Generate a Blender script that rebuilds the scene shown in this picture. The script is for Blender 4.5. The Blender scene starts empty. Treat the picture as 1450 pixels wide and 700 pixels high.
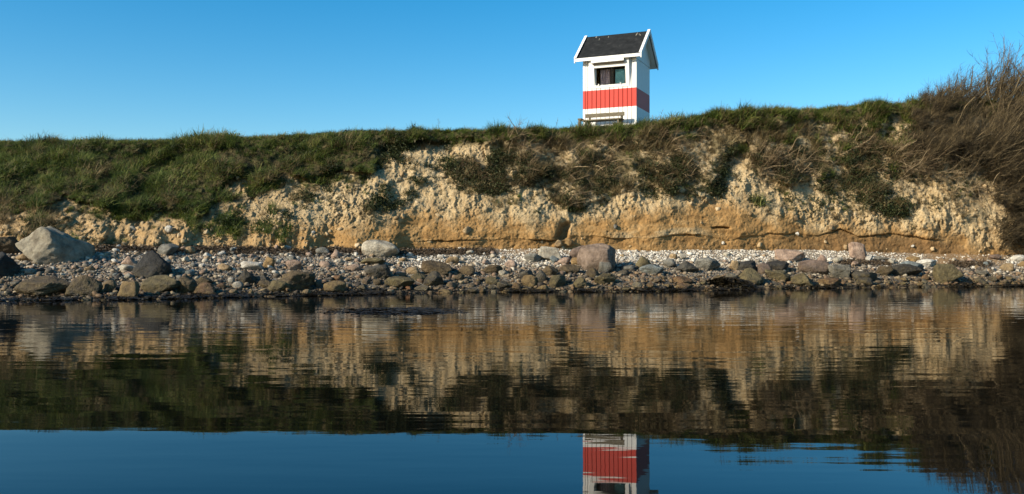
import bpy, bmesh, math, random
import numpy as np
from mathutils import Vector, Matrix

# ------------------------------------------------------------------ camera, sky, sun, exposure
scene = bpy.context.scene
FPX, W0, H0, HORIZON, CAMZ = 1252.0, 1450.0, 700.0, 355.0, 1.1
cam_data = bpy.data.cameras.new('camera')
cam_data.sensor_width = 36.0
cam_data.lens = 36.0 * FPX / W0
cam_data.shift_y = (HORIZON - H0 / 2) / W0
cam_data.clip_start = 0.1
cam_data.clip_end = 3000
camera = bpy.data.objects.new('camera', cam_data)
camera.location = (0, 0, CAMZ)
camera.rotation_euler = (math.radians(90), 0, 0)
scene.collection.objects.link(camera)
scene.camera = camera

SUN_DIR = Vector((-0.85, -0.53, 0.0)).normalized()      # towards the sun, on the ground
SUN_EL = math.radians(25)
sun_vec = Vector((SUN_DIR.x * math.cos(SUN_EL), SUN_DIR.y * math.cos(SUN_EL), math.sin(SUN_EL)))
world = bpy.data.worlds.new('World')
scene.world = world
world.use_nodes = True
wn = world.node_tree.nodes; wl = world.node_tree.links
wn.clear()
sky = wn.new('ShaderNodeTexSky'); sky.sky_type = 'NISHITA'; sky.sun_disc = False
sky.sun_elevation = SUN_EL
sky.sun_rotation = math.atan2(sun_vec.x, sun_vec.y)
sky.air_density = 1.0; sky.dust_density = 0.5; sky.ozone_density = 3.0; sky.altitude = 0
hs = wn.new('ShaderNodeHueSaturation'); hs.inputs['Hue'].default_value = 0.492; hs.inputs['Saturation'].default_value = 1.45; hs.inputs['Value'].default_value = 1.0
bg = wn.new('ShaderNodeBackground'); bg.inputs['Strength'].default_value = 0.113
wo = wn.new('ShaderNodeOutputWorld')
wl.new(sky.outputs[0], hs.inputs['Color']); wl.new(hs.outputs[0], bg.inputs['Color']); wl.new(bg.outputs[0], wo.inputs['Surface'])
sun_data = bpy.data.lights.new('sun', 'SUN')
sun_data.energy = 5.0; sun_data.angle = math.radians(0.5); sun_data.color = (1.0, 0.90, 0.74)
sun = bpy.data.objects.new('sun', sun_data)
sun.rotation_euler = sun_vec.to_track_quat('Z', 'Y').to_euler()
sun.location = (-20, -14, 18)
scene.collection.objects.link(sun)
scene.view_settings.view_transform = 'Standard'
scene.view_settings.look = 'None'
scene.view_settings.exposure = 0.62
scene.view_settings.gamma = 1.0
scene.view_settings.use_curve_mapping = False
scene.cycles.max_bounces = 6

random.seed(7)
RNG = np.random.default_rng(7)
COL = scene.collection

# ------------------------------------------------------------------ helpers
def _hash(ix, iy, iz, seed):
    h = (ix * 374761393 + iy * 668265263 + iz * 2147483647 + seed * 1274126177) & 0xFFFFFFFF
    h = ((h ^ (h >> 13)) * 1274126177) & 0xFFFFFFFF
    h = ((h ^ (h >> 16)) * 2246822519) & 0xFFFFFFFF
    return (h ^ (h >> 15)) & 0xFFFFFFFF

def vnoise(x, y, z, seed=0):
    """smooth value noise in -1..1"""
    x, y, z = np.broadcast_arrays(np.asarray(x, float), np.asarray(y, float), np.asarray(z, float))
    fx, fy, fz = np.floor(x), np.floor(y), np.floor(z)
    ix, iy, iz = fx.astype(np.int64), fy.astype(np.int64), fz.astype(np.int64)
    u, v, w = x - fx, y - fy, z - fz
    u = u*u*u*(u*(u*6-15)+10); v = v*v*v*(v*(v*6-15)+10); w = w*w*w*(w*(w*6-15)+10)
    def c(a, b, d): return _hash(ix + a, iy + b, iz + d, seed) / 2147483647.5 - 1.0
    x00 = c(0,0,0)*(1-u) + c(1,0,0)*u; x10 = c(0,1,0)*(1-u) + c(1,1,0)*u
    x01 = c(0,0,1)*(1-u) + c(1,0,1)*u; x11 = c(0,1,1)*(1-u) + c(1,1,1)*u
    return (x00*(1-v) + x10*v)*(1-w) + (x01*(1-v) + x11*v)*w

def fbm(x, y, z, octaves=4, seed=0, gain=0.5):
    s, a, t = 0.0, 1.0, 0.0
    for k in range(octaves):
        s = s + a * vnoise(x * 2**k + 17.3*k, y * 2**k + 5.1*k, z * 2**k + 9.7*k, seed + k)
        t += a; a *= gain
    return s / t

def worley(x, y, z, seed=0):
    """distance to the nearest and second nearest feature point"""
    ix, iy, iz = np.floor(x).astype(np.int64), np.floor(y).astype(np.int64), np.floor(z).astype(np.int64)
    f1 = np.full(x.shape, 9.0); f2 = np.full(x.shape, 9.0)
    for a in (-1, 0, 1):
        for b in (-1, 0, 1):
            for c in (-1, 0, 1):
                jx, jy, jz = ix + a, iy + b, iz + c
                px = jx + _hash(jx, jy, jz, seed) / 4294967296.0
                py = jy + _hash(jx, jy, jz, seed + 1) / 4294967296.0
                pz = jz + _hash(jx, jy, jz, seed + 2) / 4294967296.0
                d = (px-x)**2 + (py-y)**2 + (pz-z)**2
                f2 = np.where(d < f1, f1, np.minimum(f2, d)); f1 = np.minimum(f1, d)
    return np.sqrt(f1), np.sqrt(f2)

def sstep(a, b, x):
    t = np.clip((np.asarray(x, float) - a) / (b - a), 0, 1)
    return t * t * (3 - 2 * t)

def tag(o, label=None, cat=None, group=None, kind=None):
    if label: o['label'] = label
    if cat: o['category'] = cat
    if group: o['group'] = group
    if kind: o['kind'] = kind
    return o

def link(name, mesh, mat=None, parent=None):
    o = bpy.data.objects.new(name, mesh)
    COL.objects.link(o)
    if mat and not mesh.materials: mesh.materials.append(mat)
    if parent: o.parent = parent
    return o

def np_mesh(name, verts, faces, smooth=True):
    """verts (n,3), faces (m,3) or (m,4)"""
    verts = np.asarray(verts, np.float32); faces = np.asarray(faces, np.int32)
    me = bpy.data.meshes.new(name)
    k = faces.shape[1]
    me.vertices.add(len(verts)); me.vertices.foreach_set('co', verts.ravel())
    me.loops.add(faces.size); me.loops.foreach_set('vertex_index', faces.ravel())
    me.polygons.add(len(faces))
    me.polygons.foreach_set('loop_start', np.arange(0, faces.size, k, dtype=np.int32))
    me.polygons.foreach_set('loop_total', np.full(len(faces), k, np.int32))
    me.polygons.foreach_set('use_smooth', np.full(len(faces), smooth, bool))
    me.update(calc_edges=True); me.validate()
    return me

def grid_faces(nr, nc):
    i = np.arange(nr - 1)[:, None] * nc + np.arange(nc - 1)[None, :]
    return np.stack([i, i + 1, i + nc + 1, i + nc], -1).reshape(-1, 4)

def add_attr(me, name, vals, typ='FLOAT'):
    a = me.attributes.new(name, typ, 'POINT')
    vals = np.asarray(vals)
    if typ == 'FLOAT': a.data.foreach_set('value', vals.astype(np.float32).ravel())
    elif typ == 'INT': a.data.foreach_set('value', vals.astype(np.int32).ravel())
    elif typ == 'FLOAT_VECTOR': a.data.foreach_set('vector', vals.astype(np.float32).ravel())

def tubes(lines, radii, sides=3):
    """lines: list of (k,3) arrays, radii: list of (k,) arrays -> verts, quads"""
    V, F, base = [], [], 0
    ang = np.arange(sides) * 2 * math.pi / sides
    for P, R in zip(lines, radii):
        T = np.gradient(P, axis=0); T /= (np.linalg.norm(T, axis=1, keepdims=True) + 1e-9)
        ref = np.array([0.31, 0.9, 0.27]) if abs(T[0] @ np.array([0.31, 0.9, 0.27])) < 0.9 else np.array([0.9, 0.1, 0.4])
        A = np.cross(T, ref); A /= (np.linalg.norm(A, axis=1, keepdims=True) + 1e-9); B = np.cross(T, A)
        ring = P[:, None] + R[:, None, None] * (A[:, None] * np.cos(ang)[None, :, None] + B[:, None] * np.sin(ang)[None, :, None])
        V.append(ring.reshape(-1, 3)); k = len(P)
        i = base + np.arange(k - 1)[:, None] * sides + np.arange(sides)[None]
        j = base + np.arange(k - 1)[:, None] * sides + (np.arange(sides)[None] + 1) % sides
        F.append(np.stack([i, j, j + sides, i + sides], -1).reshape(-1, 4)); base += k * sides
    return np.concatenate(V), np.concatenate(F)

# ------------------------------------------------------------------ materials
def mat_new(name):
    m = bpy.data.materials.new(name); m.use_nodes = True
    nt = m.node_tree; nt.nodes.clear()
    out = nt.nodes.new('ShaderNodeOutputMaterial')
    b = nt.nodes.new('ShaderNodeBsdfPrincipled')
    nt.links.new(b.outputs[0], out.inputs['Surface'])
    return m, nt, b, out

class NB:
    """tiny node builder"""
    def __init__(s, nt): s.nt = nt
    def n(s, t, **k):
        x = s.nt.nodes.new(t)
        for a, v in k.items(): setattr(x, a, v)
        return x
    def l(s, a, b): s.nt.links.new(a, b)
    def noise(s, vec, scale, detail=4, rough=0.55):
        x = s.n('ShaderNodeTexNoise'); x.inputs['Scale'].default_value = scale; x.inputs['Detail'].default_value = detail; x.inputs['Roughness'].default_value = rough
        if vec is not None: s.l(vec, x.inputs['Vector'])
        return x.outputs[0]
    def ramp(s, fac, stops, interp='LINEAR'):
        x = s.n('ShaderNodeValToRGB'); cr = x.color_ramp; cr.interpolation = interp
        while len(cr.elements) > 1: cr.elements.remove(cr.elements[-1])
        cr.elements[0].position = stops[0][0]; cr.elements[0].color = (*stops[0][1], 1)
        for p, c in stops[1:]:
            e = cr.elements.new(p); e.color = (*c, 1)
        s.l(fac, x.inputs[0]); return x.outputs[0]
    def mix(s, fac, a, b, mode='MIX'):
        x = s.n('ShaderNodeMix', data_type='RGBA', blend_type=mode)
        for sock, v in ((x.inputs[0], fac), (x.inputs[6], a), (x.inputs[7], b)):
            if hasattr(v, 'links') or hasattr(v, 'is_linked'): s.l(v, sock)
            elif isinstance(v, (int, float)): sock.default_value = v
            else: sock.default_value = (*v, 1)
        return x.outputs[2]
    def math(s, op, a, b=0.0, clamp=False):
        x = s.n('ShaderNodeMath', operation=op, use_clamp=clamp)
        for sock, v in ((x.inputs[0], a), (x.inputs[1], b)):
            if hasattr(v, 'is_linked'): s.l(v, sock)
            else: sock.default_value = v
        return x.outputs[0]
    def rng(s, v, a, b, c=0.0, d=1.0):
        x = s.n('ShaderNodeMapRange'); s.l(v, x.inputs[0])
        for i, q in enumerate((a, b, c, d)): x.inputs[i + 1].default_value = q
        return x.outputs[0]
    def attr(s, name, typ='GEOMETRY'):
        x = s.n('ShaderNodeAttribute', attribute_type=typ, attribute_name=name); return x
    def geo(s): return s.n('ShaderNodeNewGeometry')
    def bump(s, h, bsdf, strength=0.5, dist=0.02):
        x = s.n('ShaderNodeBump'); x.inputs['Strength'].default_value = strength; x.inputs['Distance'].default_value = dist
        s.l(h, x.inputs['Height']); s.l(x.outputs[0], bsdf.inputs['Normal']); return x

def scaled(nb, vec, sc):
    m = nb.n('ShaderNodeMapping'); m.inputs['Scale'].default_value = sc; nb.l(vec, m.inputs['Vector']); return m.outputs[0]

def mat_cliff():
    m, nt, b, _ = mat_new('cliff_soil'); nb = NB(nt)
    pos = nb.geo().outputs['Position']
    big = nb.noise(pos, 0.9, 5, 0.6); med = nb.noise(pos, 5.0, 5, 0.6); fine = nb.noise(pos, 28.0, 4, 0.65)
    pale = nb.ramp(med, [(0.25, (0.30, 0.21, 0.105)), (0.5, (0.49, 0.36, 0.19)), (0.75, (0.62, 0.485, 0.285))])
    pale = nb.mix(nb.rng(big, 0.45, 0.7, 0, 0.6), pale, (0.58, 0.45, 0.265))
    pale = nb.mix(nb.rng(nb.noise(pos, 1.7, 6, 0.7), 0.55, 0.70, 0, 0.6), pale, (0.25, 0.165, 0.08))
    pale = nb.mix(nb.rng(fine, 0.50, 0.75, 0, 0.8), pale, (0.24, 0.165, 0.085))
    streak = nb.noise(scaled(nb, pos, (1.0, 1.0, 3.2)), 1.6, 5, 0.6)
    clay = nb.ramp(streak, [(0.3, (0.21, 0.115, 0.040)), (0.52, (0.32, 0.185, 0.068)), (0.75, (0.42, 0.27, 0.12))])
    clay = nb.mix(nb.rng(fine, 0.45, 0.8, 0, 0.6), clay, (0.26, 0.145, 0.055))
    ca = nb.attr('clay').outputs['Fac']
    c = nb.mix(ca, pale, clay)
    damp = nb.attr('damp').outputs['Fac']
    c = nb.mix(damp, c, (0.15, 0.085, 0.035))
    turf = nb.ramp(nb.noise(pos, 14.0, 4, 0.6), [(0.3, (0.035, 0.03, 0.012)), (0.7, (0.10, 0.085, 0.035))])
    c = nb.mix(nb.attr('turf').outputs['Fac'], c, turf)
    nb.l(c, b.inputs['Base Color']); b.inputs['Roughness'].default_value = 0.95; b.inputs['Specular IOR Level'].default_value = 0.15
    h = nb.math('ADD', nb.noise(pos, 16.0, 6, 0.65), nb.math('MULTIPLY', nb.noise(pos, 60.0, 3, 0.6), 0.35))
    h = nb.math('MULTIPLY', h, nb.rng(ca, 0.3, 1.0, 1.0, 0.45))
    nb.bump(h, b, 1.0, 0.08)
    return m

def mat_beach():
    m, nt, b, _ = mat_new('beach_gravel'); nb = NB(nt)
    pos = nb.geo().outputs['Position']
    v = nb.n('ShaderNodeTexVoronoi'); v.inputs['Scale'].default_value = 26; nb.l(pos, v.inputs['Vector'])
    sep = nb.n('ShaderNodeSeparateColor'); nb.l(v.outputs['Color'], sep.inputs[0])
    c = nb.ramp(sep.outputs[0], [(0.0, (0.05, 0.04, 0.026)), (0.4, (0.13, 0.10, 0.066)), (0.7, (0.26, 0.21, 0.145)), (1.0, (0.42, 0.37, 0.29))])
    f = nb.attr('frac').outputs['Fac']
    c = nb.mix(nb.rng(f, 0.02, 0.4, 0.9, 0.0), c, (0.035, 0.03, 0.018))
    c = nb.mix(nb.attr('soil').outputs['Fac'], c, nb.mix(nb.attr('wrack').outputs['Fac'], (0.24, 0.145, 0.062), (0.075, 0.05, 0.028)))
    nb.l(c, b.inputs['Base Color']); b.inputs['Roughness'].default_value = 0.85
    nb.bump(nb.math('SUBTRACT', 1.0, v.outputs['Distance']), b, 0.7, 0.03)
    return m

def mat_rock():
    """tint comes from each object's own colour"""
    m, nt, b, _ = mat_new('shore_rock'); nb = NB(nt)
    oi = nb.n('ShaderNodeObjectInfo')
    tc = nb.n('ShaderNodeTexCoord').outputs['Object']
    pos = nb.geo().outputs['Position']
    n1 = nb.noise(pos, 4.5, 6, 0.65); n2 = nb.noise(pos, 40.0, 3, 0.7)
    c = nb.mix(nb.rng(n1, 0.35, 0.65), nb.mix(1.0, oi.outputs['Color'], (0.55, 0.51, 0.46), 'MULTIPLY'), nb.mix(1.0, oi.outputs['Color'], (1.32, 1.3, 1.22), 'MULTIPLY'))
    c = nb.mix(nb.rng(n2, 0.5, 0.72, 0, 0.45), c, nb.mix(1.0, c, (0.45, 0.45, 0.45), 'MULTIPLY'))
    c = nb.mix(nb.rng(n2, 0.42, 0.28, 0, 0.35), c, nb.mix(1.0, c, (1.5, 1.5, 1.5), 'MULTIPLY'))
    lichen = nb.noise(pos, 11.0, 4, 0.6)
    sep = nb.n('ShaderNodeSeparateXYZ'); nb.l(pos, sep.inputs[0])
    low = nb.rng(nb.math('ADD', sep.outputs['Z'], nb.math('MULTIPLY', n1, 0.25)), 0.25, 0.95, 1.0, 0.0)   # algae and damp near the water
    alg = nb.mix(nb.rng(lichen, 0.4, 0.6), (0.035, 0.026, 0.013), (0.12, 0.088, 0.032))
    c = nb.mix(nb.math('MULTIPLY', low, 0.75), c, alg)
    nb.l(c, b.inputs['Base Color'])
    nb.l(nb.rng(low, 0, 1, 0.85, 0.5), b.inputs['Roughness']); b.inputs['Specular IOR Level'].default_value = 0.3
    nb.bump(nb.math('ADD', nb.noise(pos, 9.0, 7, 0.72), nb.math('MULTIPLY', n2, 0.25)), b, 1.0, 0.085)
    return m

def mat_pebble():
    m, nt, b, _ = mat_new('pebbles'); nb = NB(nt)
    r = nb.attr('tint', 'INSTANCER').outputs['Fac']; f = nb.attr('frac', 'INSTANCER').outputs['Fac']
    c = nb.ramp(r, [(0.0, (0.062, 0.052, 0.038)), (0.14, (0.135, 0.112, 0.08)), (0.28, (0.30, 0.21, 0.12)), (0.42, (0.23, 0.195, 0.145)), (0.56, (0.36, 0.295, 0.21)),
                    (0.70, (0.48, 0.42, 0.32)), (0.78, (0.30, 0.21, 0.145)), (0.90, (0.66, 0.61, 0.51)), (0.97, (0.19, 0.195, 0.18))], 'CONSTANT')
    c = nb.mix(nb.rng(f, 0.15, 0.75, 0.92, 0.0), c, nb.mix(1.0, c, (0.36, 0.28, 0.155), 'MULTIPLY'))
    pos = nb.geo().outputs['Position']
    c = nb.mix(nb.rng(nb.noise(pos, 45, 2), 0.35, 0.65), nb.mix(1.0, c, (0.75, 0.74, 0.72), 'MULTIPLY'), c)
    nb.l(c, b.inputs['Base Color']); b.inputs['Roughness'].default_value = 0.75
    return m

def mat_blades(name, stops, transl=0.25, scale=1.3):
    m, nt, b, out = mat_new(name); nb = NB(nt)
    pos = nb.geo().outputs['Position']
    rnd = nb.attr('tint', 'INSTANCER').outputs['Fac']
    n = nb.noise(pos, scale, 4, 0.6)
    fac = nb.math('ADD', nb.math('MULTIPLY', nb.rng(n, 0.3, 0.7), 0.5), nb.math('MULTIPLY', rnd, 0.5))
    c = nb.ramp(fac, stops)
    nb.l(c, b.inputs['Base Color']); b.inputs['Roughness'].default_value = 0.65; b.inputs['Specular IOR Level'].default_value = 0.2
    t = nb.n('ShaderNodeBsdfTranslucent'); nb.l(c, t.inputs[0])
    mx = nb.n('ShaderNodeMixShader'); mx.inputs[0].default_value = transl
    nb.l(b.outputs[0], mx.inputs[1]); nb.l(t.outputs[0], mx.inputs[2]); nb.l(mx.outputs[0], out.inputs['Surface'])
    return m

def mat_noise(name, stops, scale=6, rough=0.85, bump=0.0, spec=0.3, stretch=(1, 1, 1), dist=0.01):
    m, nt, b, _ = mat_new(name); nb = NB(nt)
    pos = scaled(nb, nb.n('ShaderNodeTexCoord').outputs['Object'], stretch)
    n = nb.noise(pos, scale, 5, 0.6)
    nb.l(nb.ramp(n, stops), b.inputs['Base Color']); b.inputs['Roughness'].default_value = rough; b.inputs['Specular IOR Level'].default_value = spec
    if bump: nb.bump(n, b, bump, dist)
    return m

def mat_water():
    m, nt, b, _ = mat_new('calm_water'); nb = NB(nt)
    pos = nb.geo().outputs['Position']
    b.inputs['Base Color'].default_value = (0.0022, 0.0026, 0.0022, 1)
    b.inputs['Roughness'].default_value = 0.015; b.inputs['IOR'].default_value = 1.25
    r1 = nb.noise(scaled(nb, pos, (0.55, 2.6, 1)), 1.0, 2, 0.45)
    r2 = nb.noise(scaled(nb, pos, (1.6, 7.0, 1)), 1.0, 2, 0.5)
    patch = nb.rng(nb.noise(scaled(nb, pos, (0.12, 0.35, 1)), 1.0, 2), 0.35, 0.65, 0.25, 1.0)
    h = nb.math('ADD', nb.math('MULTIPLY', r1, 1.0), nb.math('MULTIPLY', nb.math('MULTIPLY', r2, patch), 0.55))
    sy = nb.n('ShaderNodeSeparateXYZ'); nb.l(pos, sy.inputs[0])
    h = nb.math('MULTIPLY', h, nb.rng(sy.outputs['Y'], 5.2, 12.0, 0.20, 1.0))
    nb.bump(h, b, 1.0, 0.0052)
    return m

M = {}
M['cliff'] = mat_cliff(); M['beach'] = mat_beach(); M['rock'] = mat_rock(); M['pebble'] = mat_pebble(); M['water'] = mat_water()
M['grass'] = mat_blades('green_grass', [(0.12, (0.020, 0.032, 0.006)), (0.4, (0.062, 0.092, 0.014)), (0.65, (0.125, 0.15, 0.026)), (0.95, (0.27, 0.23, 0.08))])
M['dry'] = mat_blades('dry_grass', [(0.1, (0.05, 0.036, 0.016)), (0.5, (0.15, 0.108, 0.047)), (0.95, (0.34, 0.26, 0.125))])
M['herb'] = mat_blades('dark_herbs', [(0.1, (0.014, 0.019, 0.006)), (0.55, (0.038, 0.047, 0.014)), (0.8, (0.07, 0.065, 0.024)), (1.0, (0.11, 0.085, 0.038))])
M['twig'] = mat_noise('brown_twigs', [(0.3, (0.045, 0.028, 0.014)), (0.55, (0.11, 0.072, 0.034)), (0.78, (0.22, 0.155, 0.075))], 3.0, 0.8)
M['stem'] = mat_noise('pale_stems', [(0.3, (0.16, 0.115, 0.06)), (0.7, (0.36, 0.27, 0.15))], 5.0, 0.8)
M['tstem'] = mat_noise('thicket_stems', [(0.3, (0.07, 0.05, 0.025)), (0.6, (0.19, 0.14, 0.07)), (0.8, (0.36, 0.28, 0.15))], 4.0, 0.8)
M['ttwig'] = mat_noise('thicket_twigs', [(0.35, (0.018, 0.013, 0.006)), (0.52, (0.050, 0.036, 0.016)), (0.75, (0.15, 0.108, 0.048))], 3.2, 0.8)
M['weed'] = mat_noise('wet_seaweed', [(0.35, (0.010, 0.008, 0.004)), (0.6, (0.030, 0.022, 0.010)), (0.8, (0.07, 0.05, 0.018))], 5.0, 0.45)
M['wrack'] = mat_noise('dry_wrack', [(0.3, (0.035, 0.024, 0.014)), (0.55, (0.10, 0.068, 0.038)), (0.8, (0.22, 0.15, 0.08))], 6.0, 0.9)

# ------------------------------------------------------------------ layout of the shore (metres; px = bearing measured as on the survey picture)
def tab(*a): return (np.array(a[0::2], float), np.array(a[1::2], float))
def ev(t, x): return np.interp(x, t[0], t[1])
def bear(px): return (np.asarray(px, float) - W0 / 2) / FPX
SHORE_Y = tab(-1500, 432, -300, 428, 0, 425, 150, 424, 300, 421, 450, 418, 600, 414.5, 725, 413, 900, 412.5, 1000, 411, 1100, 408.5, 1250, 407, 1450, 405, 1800, 402, 3000, 396)
FOOT_Y = tab(-1500, 344, 0, 345, 130, 346, 300, 350, 420, 351, 600, 353, 800, 353, 900, 355, 1150, 356, 1300, 360, 1450, 362, 3000, 362)
FOOT_D = tab(-1500, 22, 0, 25, 300, 26, 600, 27.6, 900, 28.8, 1200, 30.3, 1450, 31.2, 3000, 36)
LIP_D = tab(-1500, 26, 0, 29.5, 300, 30, 600, 30.6, 900, 31.6, 1200, 33.2, 1450, 34.2, 3000, 39)
SKY_Y = tab(-1500, 208, 0, 205, 100, 204, 250, 201, 400, 197, 470, 192, 520, 189, 600, 188, 700, 187, 770, 186, 830, 184, 930, 179, 1000, 165, 1100, 160, 1200, 154, 1300, 149, 1360, 147, 1450, 146, 3000, 146)
def zpix(y, d): return CAMZ + (HORIZON - y) / FPX * d
def d_shore(px): return FPX * CAMZ / (ev(SHORE_Y, px) - HORIZON)

# --- beach
def beach_z(px, d):
    ds, df = d_shore(px), ev(FOOT_D, px); zf = zpix(ev(FOOT_Y, px), df)
    f = (d - ds) / (df - ds)
    z = np.where(f < 0, f * 1.1, zf * (1.12 * f - 0.12 * f * f))
    x = bear(px) * d
    return z + (0.05 + 0.07 * np.exp(-((f - 0.05) / 0.15) ** 2)) * fbm(x * 0.8, d * 0.8, 0, 3, 11) * np.clip(f * 4 + 0.4, 0.2, 1) * np.clip((1.15 - f) * 6, 0, 1), f
bpx = np.concatenate([np.linspace(-1500, -60, 40, endpoint=False), np.arange(-60, 1512, 3.0), np.linspace(1520, 3000, 40)])
bfr = np.concatenate([np.linspace(-1.6, -0.1, 10, endpoint=False), np.linspace(-0.1, 1.25, 130)])
PX, FR = np.meshgrid(bpx, bfr)
D = d_shore(PX) + FR * (ev(FOOT_D, PX) - d_shore(PX))
Z, _ = beach_z(PX, D)
X = bear(PX) * D
Z = Z + 0.025 * fbm(X * 5, D * 5, 0, 3, 12) * (FR > -0.05)
me = np_mesh('beach', np.stack([X, D, Z], -1).reshape(-1, 3), grid_faces(*PX.shape))
add_attr(me, 'frac', np.clip(FR, 0, 1).ravel())
soil = sstep(0.78, 0.9, FR + 0.06 * fbm(X * 1.5, D * 1.5, 0, 3, 13)) * np.where(PX < 560, 1.0, np.where((PX > 820) & (PX < 1240), 0.1, 0.6))
soil = np.maximum(soil, sstep(0.52, 0.7, FR) * sstep(1290, 1330, PX) * sstep(1440, 1410, PX))
add_attr(me, 'soil', soil.ravel()); add_attr(me, 'wrack', (sstep(640, 480, PX) * sstep(40, 130, PX)).ravel())
tag(link('beach', me, M['beach']), 'narrow stony beach between the water and the clay cliff', kind='structure')

def on_beach(px, py):
    """point of the beach seen along a bearing at a given height in the survey picture"""
    ds, df = float(d_shore(px)), float(ev(FOOT_D, px))
    d = np.linspace(ds - 3, df + 0.2, 260)
    z, f = beach_z(np.full_like(d, px), d)
    y = HORIZON - (z - CAMZ) / d * FPX
    i = np.argmax(y < py) if (y < py).any() else len(y) - 1
    return float(bear(px) * d[i]), float(d[i]), float(z[i]), float(f[i])

# --- cliff
TURF_Y = tab(-1500, 285, 0, 286, 60, 292, 90, 284, 130, 297, 200, 302, 250, 300, 288, 303, 300, 282, 322, 262, 350, 254, 375, 259, 400, 250, 440, 252, 470, 246, 528, 246, 537, 212, 560, 204, 600, 206, 650, 202, 684, 203,
             696, 262, 720, 272, 760, 256, 785, 292, 825, 298, 850, 282, 880, 270, 920, 264, 960, 277, 998, 282, 1022, 240, 1046, 200, 1060, 206, 1076, 252, 1120, 262, 1170, 256, 1200, 250, 1250, 245, 1300, 256, 1350, 250, 1400, 240, 1450, 240, 3000, 240)
CLAY_Y = tab(-1500, 350, 0, 350, 300, 340, 420, 318, 520, 312, 600, 302, 700, 307, 760, 314, 800, 318, 850, 304, 900, 294, 1000, 290, 1060, 297, 1140, 314, 1200, 320, 1300, 328, 1400, 338, 1450, 345, 3000, 345)
CRACK_Y = tab(-1500, 400, 540, 380, 560, 342, 640, 341, 720, 338, 780, 341, 805, 335, 840, 334, 880, 338, 920, 337, 960, 332, 990, 333, 1030, 340, 1055, 336, 1090, 331, 1130, 331, 1158, 334, 1190, 324, 1215, 335, 1260, 331, 1300, 336, 1360, 345, 1400, 380, 3000, 400)
cpx = np.concatenate([np.linspace(-1500, -60, 60, endpoint=False), np.arange(-60, 1512, 1.05), np.linspace(1515, 3000, 70)])
NV = 235
cv = np.linspace(-0.04, 1.0, NV)
PX, V = np.meshgrid(cpx, cv)
df, dl = ev(FOOT_D, PX), ev(LIP_D, PX)
zf, zl = zpix(ev(FOOT_Y, PX), df), zpix(ev(SKY_Y, PX), dl)
gR = np.interp(V, [-0.04, 0, .12, .25, .45, .7, .9, .97, 1], [-0.02, 0, .03, .09, .30, .60, .83, .92, 1])
gL = np.interp(V, [-0.04, 0, .15, .35, .45, .8, .95, 1], [-0.03, 0, .10, .27, .42, .80, .94, 1])
lb = sstep(280, 430, PX)
D = df + (dl - df) * (gL * (1 - lb) + gR * lb)
Z = zf + (zl - zf) * V
X = bear(PX) * D
PY = HORIZON - (Z - CAMZ) / D * FPX
wob = (11 + 7 * sstep(520, 300, PX)) * fbm(X * 1.6, Z * 1.6, 0, 5, 21, 0.65)
turf_e = ev(TURF_Y, PX) + wob - PY                       # > 0 above the turf edge
turf = np.maximum(sstep(-2, 5, turf_e), 0.8 * sstep(-26, -8, turf_e) * sstep(0.0, 0.35, fbm(X * 1.3, Z * 1.8, 4.4, 4, 24)) * (PX < 520))
dense = 1 - sstep(525, 545, PX) * (1 - sstep(25, 14, PY - ev(SKY_Y, PX)))
clay = sstep(-14, 14, PY - ev(CLAY_Y, PX) - 2.2 * wob)
smooth_wall = sstep(-14, 14, PY - ev(CLAY_Y, PX) - 0.6 * wob) * sstep(380, 520, PX)
rough = (1 - 0.85 * smooth_wall)
# buttresses and gullies, clods, grain
wx_ = X + 0.14 * fbm(X * 2.1, Z * 2.1, 0.7, 3, 36); wz_ = Z + 0.14 * fbm(X * 2.1, Z * 2.1, 5.7, 3, 37)
off = 0.38 * fbm(X * 0.45, Z * 0.14, 3.3, 3, 31) + 0.22 * fbm(X * 1.3, Z * 1.0, 1.3, 4, 33) * (1 - 0.4 * smooth_wall)
zone = 0.1 + 0.9 * sstep(-0.15, 0.35, fbm(X * 0.6, Z * 0.9, 8.8, 3, 34))                 # crumbly stretches against smoother ones
ridge = 1 - np.abs(fbm(wx_ * 1.9, wz_ * 1.0, 7.7, 4, 35)) * 2.2
off += 0.11 * (ridge - 0.4) * rough * (1 - 0.6 * turf)
billow = np.abs(fbm(wx_ * 4.6, wz_ * 4.2, D * 2, 4, 38, 0.6))
off += 0.12 * (billow - 0.2) * rough * (0.35 + 0.65 * zone) * (1 - 0.7 * turf)
billow2 = np.abs(fbm(wx_ * 12, wz_ * 11, D * 6, 3, 39, 0.6))
off += 0.09 * (billow2 - 0.2) * (0.08 + 0.92 * rough) * (0.4 + 0.6 * zone) * (1 - 0.5 * turf)
f1, f2 = worley(wx_ * 2.6, wz_ * 3.0, D * 1.5, 41)
off += 0.30 * np.maximum(0.34 - f1, 0) * rough * (1 - 0.7 * turf) * (1 + 1.2 * (1 - lb))
f1, f2 = worley(X * 5.2, Z * 5.6, D * 4.0, 45)
off += 0.28 * np.maximum(0.22 - f1, 0) * (1 - 0.6 * turf) * (0.25 + 0.75 * rough) - 0.35 * np.maximum(0.17 - np.roll(f1, (37, 91), (0, 1)), 0) * (0.4 + 0.6 * smooth_wall)
off += (0.05 + 0.10 * zone) * fbm(X * 5.5, Z * 4.5, D * 2.0, 5, 46, 0.75) * rough * (1 - 0.5 * turf) + 0.03 * fbm(X * 16, Z * 16, 0.5, 3, 48) + 0.05 * fbm(X * 3.5, Z * 6, 0.5, 3, 49) * smooth_wall
# tussocky turf
off += turf * (0.20 * fbm(X * 1.9, Z * 2.6, 2.2, 3, 51) + 0.24 * (0.5 - worley(X * 1.7, Z * 2.6, D * 1.2, 53)[0]))
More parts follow.
